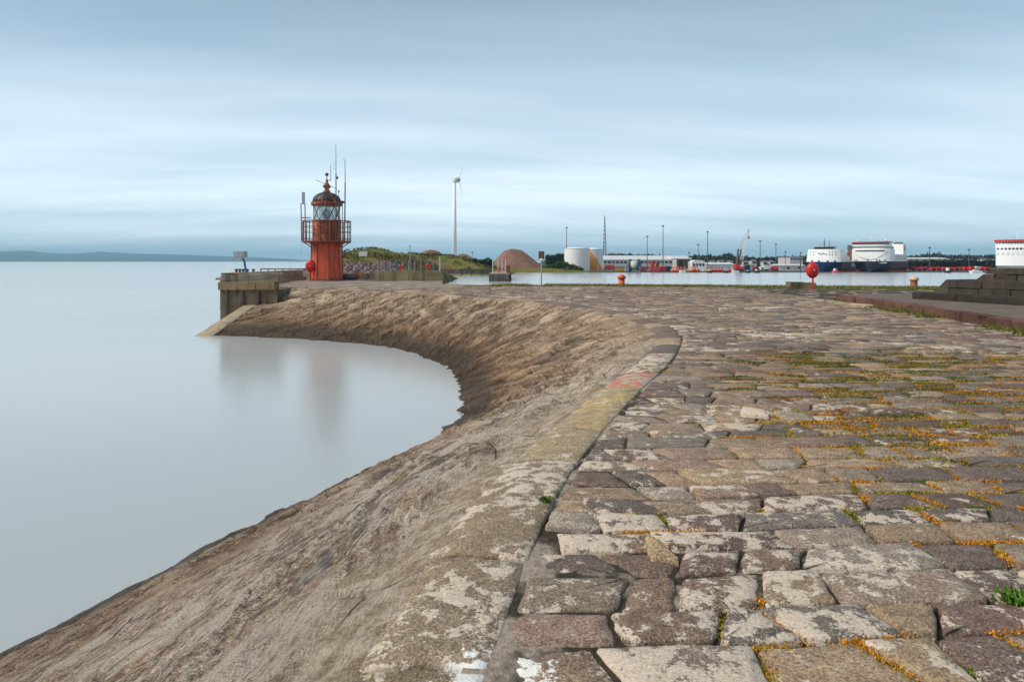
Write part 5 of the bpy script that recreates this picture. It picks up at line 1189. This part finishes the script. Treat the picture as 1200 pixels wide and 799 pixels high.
truck('blue lorry cab behind the crane', 880, 884.5, 311, 'blue', 'blue', 282)
cx = 1067; i = 0; cols = ['red', 'pink', 'red', 'navy2', 'red', 'red', 'pink', 'red', 'red', 'rust_dark', 'red', 'red', 'offwhite', 'pink', 'red']
while cx < 1158 and i < len(cols):
    w_ = random.uniform(5, 7.5); lab = {'red': 'bright red', 'pink': 'faded red', 'navy2': 'dark blue', 'rust_dark': 'dark maroon', 'offwhite': 'pale grey'}[cols[i]]
    truck('%s lorry trailer, %s in the row right of the right ferry' % (lab, place[i]), cx, cx + w_ - .5, 312.6 + random.uniform(-.5, .8), cols[i], cols[i], 285 + random.uniform(-3, 3), 'lorry trailers parked in a row'); cx += w_; i += 1

# ------------------------------------------------------------------ ferries
def ferry(label, px0, px1, Y, yaw, length, ydeck, ybridge, hullmat, base=SEA, kind=0):
    """bow towards the camera (local -Y); px0..px1 is the beam"""
    k = Y / F; B = (px1 - px0) * k; b = B / 2; o = thing('ferry', label, 'ferry', (X((px0 + px1) / 2, Y), Y, base), yaw, 'ferries berthed across the harbour')
    zd = Z(ydeck, Y) - base; zb = Z(ybridge, Y) - base
    # hull with flared raked bow
    vs = []; fs = []; sec = [(-1.5, .25, .02), (0, .62, .12), (2.5, .9, .5), (6, 1, .85), (length, 1, .95)]
    for (yy, wt_, wb) in sec:
        for z, f in ((-1, wb * .8), (zd * .35, wb * .6 + wt_ * .4), (zd, wt_)):
            rk = -1.6 * z / zd if yy < 5 else 0
            vs += [(-b * f, yy + rk + 1.5, z), (b * f, yy + rk + 1.5, z)]
    for i in range(len(sec) - 1):
        a, c = i * 6, (i + 1) * 6
        for lev in range(2): fs += [(a + lev*2, c + lev*2, c + lev*2 + 2, a + lev*2 + 2), (a + lev*2 + 1, a + lev*2 + 3, c + lev*2 + 3, c + lev*2 + 1)]
        fs.append((a + 4, c + 4, c + 5, a + 5))
    fs += [(0, 2, 3, 1), (2, 4, 5, 3)]; a = (len(sec) - 1) * 6; fs += [(a, a + 1, a + 3, a + 2), (a + 2, a + 3, a + 5, a + 4)]
    hull = MB().add(vs, fs).build('hull', M[hullmat], o)
    MB().box(-b * .98, b * .98, 6, length, .02, .5).build('boot_stripe', M['rust_red'], hull)
    return o, b, zd, zb, k
# right ferry
o, b, zd, zb, k = ferry('right ferry with white curved front, red bridge stripe and navy hull', 998.5, 1038.5, 258, R(-38), 46, 306.3, 283, 'navy')
W = M['white']
zs = zd + .02; fr_ = []
for t in np.linspace(-1, 1, 17): fr_.append((b * t, 2.0 * abs(t) ** 4 + .6))
MB().prism(fr_ + [(b, 14), (-b, 14)], zs, zs + (zb - zs) * .62).build('forward_house', W, o)
MB().prism([(x * .97, y + .8) for x, y in fr_] + [(b * .97, 13), (-b * .97, 13)], zs + (zb - zs) * .62 + .01, zs + (zb - zs) * .78).build('upper_deck', W, o)
MB().prism([(x, y + .3) for x, y in fr_] + [(b, 8), (-b, 8)], zs + (zb - zs) * .78 + .01, zs + (zb - zs) * .85).build('bridge_sill', W, o)
br0, br1 = zs + (zb - zs) * .85, zb
MB().prism([(x * .98, y + .5) for x, y in fr_] + [(b * .98, 8), (-b * .98, 8)], br0 + .01, br1 - .35).build('bridge_wall', W, o)
nw = 16
for i in range(nw):
    t = -1 + 2 * (i + .5) / nw; MB().box(b * t - b / nw * .78, b * t + b / nw * .78, 2.0 * abs(t) ** 4 + .72, 2.0 * abs(t) ** 4 + 1.5, br0 + .12, br1 - .5).build('bridge_window', M['darkwin'], o)
M['coral'] = mat_plain('coral_red_paint', (.62, .10, .07), .5, 0, .1)
MB().prism([(x * 1.03, y + .1) for x, y in fr_] + [(b * 1.03, 9), (-b * 1.03, 9)], br1 - .34, br1).build('bridge_roof', M['coral'], o)
zw = zs + (zb - zs) * .5; MB().prism([(x * .78, 2.0 * abs(x * .78 / b) ** 4 + .5) for x, y in fr_] + [(b * .78, 4), (-b * .78, 4)], zw, zw + .42).build('mooring_slot', M['darkwin'], o)
zw2 = zs + (zb - zs) * .68; MB().prism([(x * .99, y + .72) for x, y in fr_] + [(b * .99, 12), (-b * .99, 12)], zw2, zw2 + .3).build('deck_gap', M['iron'], o)
# grey smile line under the white front, and anchor openings
sm_pts = [(b * t * .93, 2.0 * abs(t * .93) ** 4 + .52, zs + (zb - zs) * (.10 + .42 * t * t)) for t in np.linspace(-1, 1, 19)]
MB().path(sm_pts, .10, 5).build('smile_line', M['grey_metal'], o)
for t in (-.8, -.68, -.1, .38, .52, .8): MB().box(b * t - .22, b * t + .22, 2.0 * abs(t) ** 4 + .42, 2.0 * abs(t) ** 4 + 1.2, zs + .25, zs + .62).build('mooring_port', M['darkwin'], o)
MB().box(-b, b, 14.02, 44, zs, zs + (zb - zs) * .38).build('side_house', W, o)
for i in range(9): MB().box(b - .01, b + .06, 15 + i * 3.1, 17.2 + i * 3.1, zs + .6, zs + (zb - zs) * .30).build('side_opening', M['offwhite'], o)
MB().box(b * .30, b, 34, 41, zs + (zb - zs) * .38 + .01, zs + (zb - zs) * .95).build('funnel', W, o); MB().box(b * .45, b * .85, 35, 40, zs + (zb - zs) * .95 + .01, zs + (zb - zs) * 1.06).build('exhaust', M['iron'], o)
MB().tube((b + .0, 37.5, zs + (zb - zs) * .72), (b + .09, 37.5, zs + (zb - zs) * .72), 1.0, 1.0, 14).build('funnel_emblem', M['red'], o)
MB().tube((0, 4, zb), (0, 4, zb + 2.4), .12, .06, 5).tube((.9, 4.5, zb), (.9, 4.5, zb + 1.7), .08, .05, 5).tube((-.7, 4, zb + 1.4), (.7, 4, zb + 1.4), .05, .05, 4).build('radar_mast', W, o)
for t in (-.75, .75): MB().lathe([(.1, zb), (.38, zb + .3), (.38, zb + .6), (.1, zb + .9)], 10, (b * t, 4.5)).build('radar_dome', W, o, True)
# pale name lettering on the bow flank: unreadable marks
for i in range(9):
    t = .42 + .055 * i; MB().box(b * t, b * t + .24, 2.0 * t ** 4 - .12 + 0, 2.0 * t ** 4 + .5, zd - .75 - .05 * (i % 2), zd - .40).build('bow_letter', M['offwhite'], o)
# left ferry
o, b, zd, zb, k = ferry('left ferry with tall white front, blue emblem and grey bridge top', 944.5, 982, 262, R(-34), 52, 307, 289, 'navy2')
fr_ = [(b * t, 2.2 * abs(t) ** 3 + .6) for t in np.linspace(-1, 1, 15)]; zs = zd + .02
MB().prism(fr_ + [(b, 20), (-b, 20)], zs, zb - 1.0, [(x * .93, y + 1.0) for x, y in fr_] + [(b * .93, 19), (-b * .93, 19)]).build('forward_house', W, o)
MB().prism([(x * .58, y + 1.2) for x, y in fr_] + [(b * .58, 9), (-b * .58, 9)], zb - .99, zb - .15).build('bridge', M['darkwin'], o); MB().prism([(x * .62, y + 1.1) for x, y in fr_] + [(b * .62, 9.5), (-b * .62, 9.5)], zb - .14, zb + .1).build('bridge_roof', M['grey_metal'], o)
for row, zz_ in enumerate((zs + 2.6, zs + 3.6)):
    for t in (-.75, -.55, .4, .58, .75): 
        f = (zz_ - zs) / (zb - 1 - zs); q = 2.2 * abs(t) ** 3 + .6 + f; MB().box(b * t * .95 - .2, b * t * .95 + .2, q - .08, q + .4, zz_, zz_ + .3).build('window', M['darkwin'], o)
em = MB(); zz_ = zs + 3.1; f = (zz_ - zs) / (zb - 1 - zs); q0 = .6 + f - .10
for i in range(24):
    t0, t1 = i / 24, (i + 1) / 24; em.tube((-1.5 + 3 * t0, q0, zz_ + .35 * math.sin(t0 * 12.6)), (-1.5 + 3 * t1, q0, zz_ + .35 * math.sin(t1 * 12.6)), .12, .12, 4)
em.build('front_emblem', M['blue'], o)
for t in (-.6, -.2, .3, .7): MB().box(b * t - .3, b * t + .3, 2.2 * abs(t) ** 3 + .4, 2.2 * abs(t) ** 3 + 1.2, zs + .1, zs + .55).build('mooring_port', M['darkwin'], o)
MB().tube((0, 5, zb), (0, 5, zb + 3), .25, .12, 6).tube((-.6, 5, zb + 1.6), (.6, 5, zb + 1.6), .08, .08, 4).tube((1.6, 6, zb), (1.6, 6, zb + 2.4), .14, .08, 5).tube((-1.8, 6, zb), (-1.2, 6, zb + 1.0), .1, .1, 4).build('radar_mast', M['iron'], o)
MB().prism([(b * .25, 20), (b, 20), (b, 27), (b * .25, 27)], zs, zb - 1.3, [(b * .25, 20), (b * .95, 20), (b * .95, 24.5), (b * .25, 24.5)]).build('side_tower', W, o)
MB().tube((b - .15, 22.2, zb - 2.6), (b + .2, 22.2, zb - 2.6), .95, .95, 14).build('heart_emblem', M['red'], o)
MB().box(-b, b, 27.1, 50, zs, zs + .6).build('stern_deck', M['offwhite'], o); MB().box(b * .5, b * .92, 42, 45, zs + .61, zs + 7.2).build('funnel', M['iron'], o)
for i in range(5): MB().box(b - .0, b + .08, 30 + i * 1.8, 31.3 + i * 1.8, zd - 2.0, zd - .6).build('hull_letter', M['offwhite'], o)
# ferry at the right edge, cut by the frame
o, b, zd, zb, k = ferry('ferry at the right edge of the photo behind the stepped masonry', 1172.5, 1225, 235, R(-37), 50, 311.5, 280.5, 'grey_metal')
fr_ = [(b * t, 2.0 * abs(t) ** 3 + .6) for t in np.linspace(-1, 1, 15)]; zs = zd + .02
MB().prism(fr_ + [(b, 30), (-b, 30)], zs, zs + (zb - zs) * .72).build('forward_house', W, o)
MB().prism([(x * 1.02, y + .2) for x, y in fr_] + [(b * 1.02, 10), (-b * 1.02, 10)], zs + (zb - zs) * .72 + .01, zb - .75).build('bridge_wall', W, o)
for i in range(18): t = -1 + 2 * (i + .5) / 18; MB().box(b * t - b / 18 * .8, b * t + b / 18 * .8, 2 * abs(t) ** 3 + .66, 2 * abs(t) ** 3 + 1.4, zb - 1.35, zb - .85).build('bridge_window', M['darkwin'], o)
MB().prism([(x * 1.06, y - .1) for x, y in fr_] + [(b * 1.06, 11), (-b * 1.06, 11)], zb - .74, zb).build('bridge_roof', M['red'], o)
for row, (zz_, hh, n_) in enumerate(((zs + (zb - zs) * .42, .9, 11), (zs + (zb - zs) * .62, .55, 14))):
    for i in range(n_):
        t = -.9 + 1.8 * i / (n_ - 1); MB().box(b * t - .36, b * t + .36, 2 * abs(t) ** 3 + .5, 2 * abs(t) ** 3 + 1.3, zz_, zz_ + hh).build('window', M['offwhite' if row == 0 else 'darkwin'], o)
MB().tube((-.2 * b, 5, zb), (-.2 * b, 5, zb + 4), .15, .08, 5).tube((-.2 * b - .8, 5, zb + 2), (-.2 * b + .8, 5, zb + 2), .06, .06, 4).build('radar_mast', W, o)

# ------------------------------------------------------------------ far hills and the air between
HY = 9000
def far_range(name, pts, Y, seed):
    f = px_profile(pts); xs = np.linspace(X(pts[0][0], Y), X(pts[-1][0], Y), 260); ys = np.linspace(Y - 900, Y + 900, 24)
    def zf(x, y):
        top = CAM_Z - (f(x / Y * F + PX0) - HOR) / F * Y; t = np.clip(1 - np.abs(y - Y) / 900, 0, 1)
        return -6 + (top + 6) * t ** .8 + 9 * t * fbm(x * .003, y * .003, seed, 5)
    sheet(name, xs, ys, zf, M['hill'])
far_range('hills', [(-330, 304), (-200, 297), (-60, 294), (0, 294.5), (30, 293.5), (60, 296), (85, 297), (120, 294.6), (160, 297), (200, 298), (240, 299.5), (290, 301), (340, 303.5), (372, 306.6)], 10200, 3)
far_range('near_hills', [(-330, 303), (-150, 298), (0, 297.5), (25, 299), (60, 301.5), (110, 303), (150, 301.5), (190, 303), (250, 304.5), (330, 305), (380, 306.6)], 8200, 9)
hz = MB().box(-12600, 12600, -12600, 12600, -7.5, 190)
ho = hz.build('haze', None)
hm = bpy.data.materials.new('haze'); hm.use_nodes = True; nt = hm.node_tree; nt.nodes.clear()
out = nt.nodes.new('ShaderNodeOutputMaterial'); pv = nt.nodes.new('ShaderNodeVolumePrincipled'); pv.inputs['Color'].default_value = (.40, .73, .95, 1); pv.inputs['Density'].default_value = 1.3e-4; pv.inputs['Anisotropy'].default_value = 0.0
nt.links.new(pv.outputs[0], out.inputs['Volume']); ho.data.materials.append(hm); ho['kind'] = 'stuff'; ho['label'] = 'pale blue sea haze over the bay'; ho['category'] = 'haze'
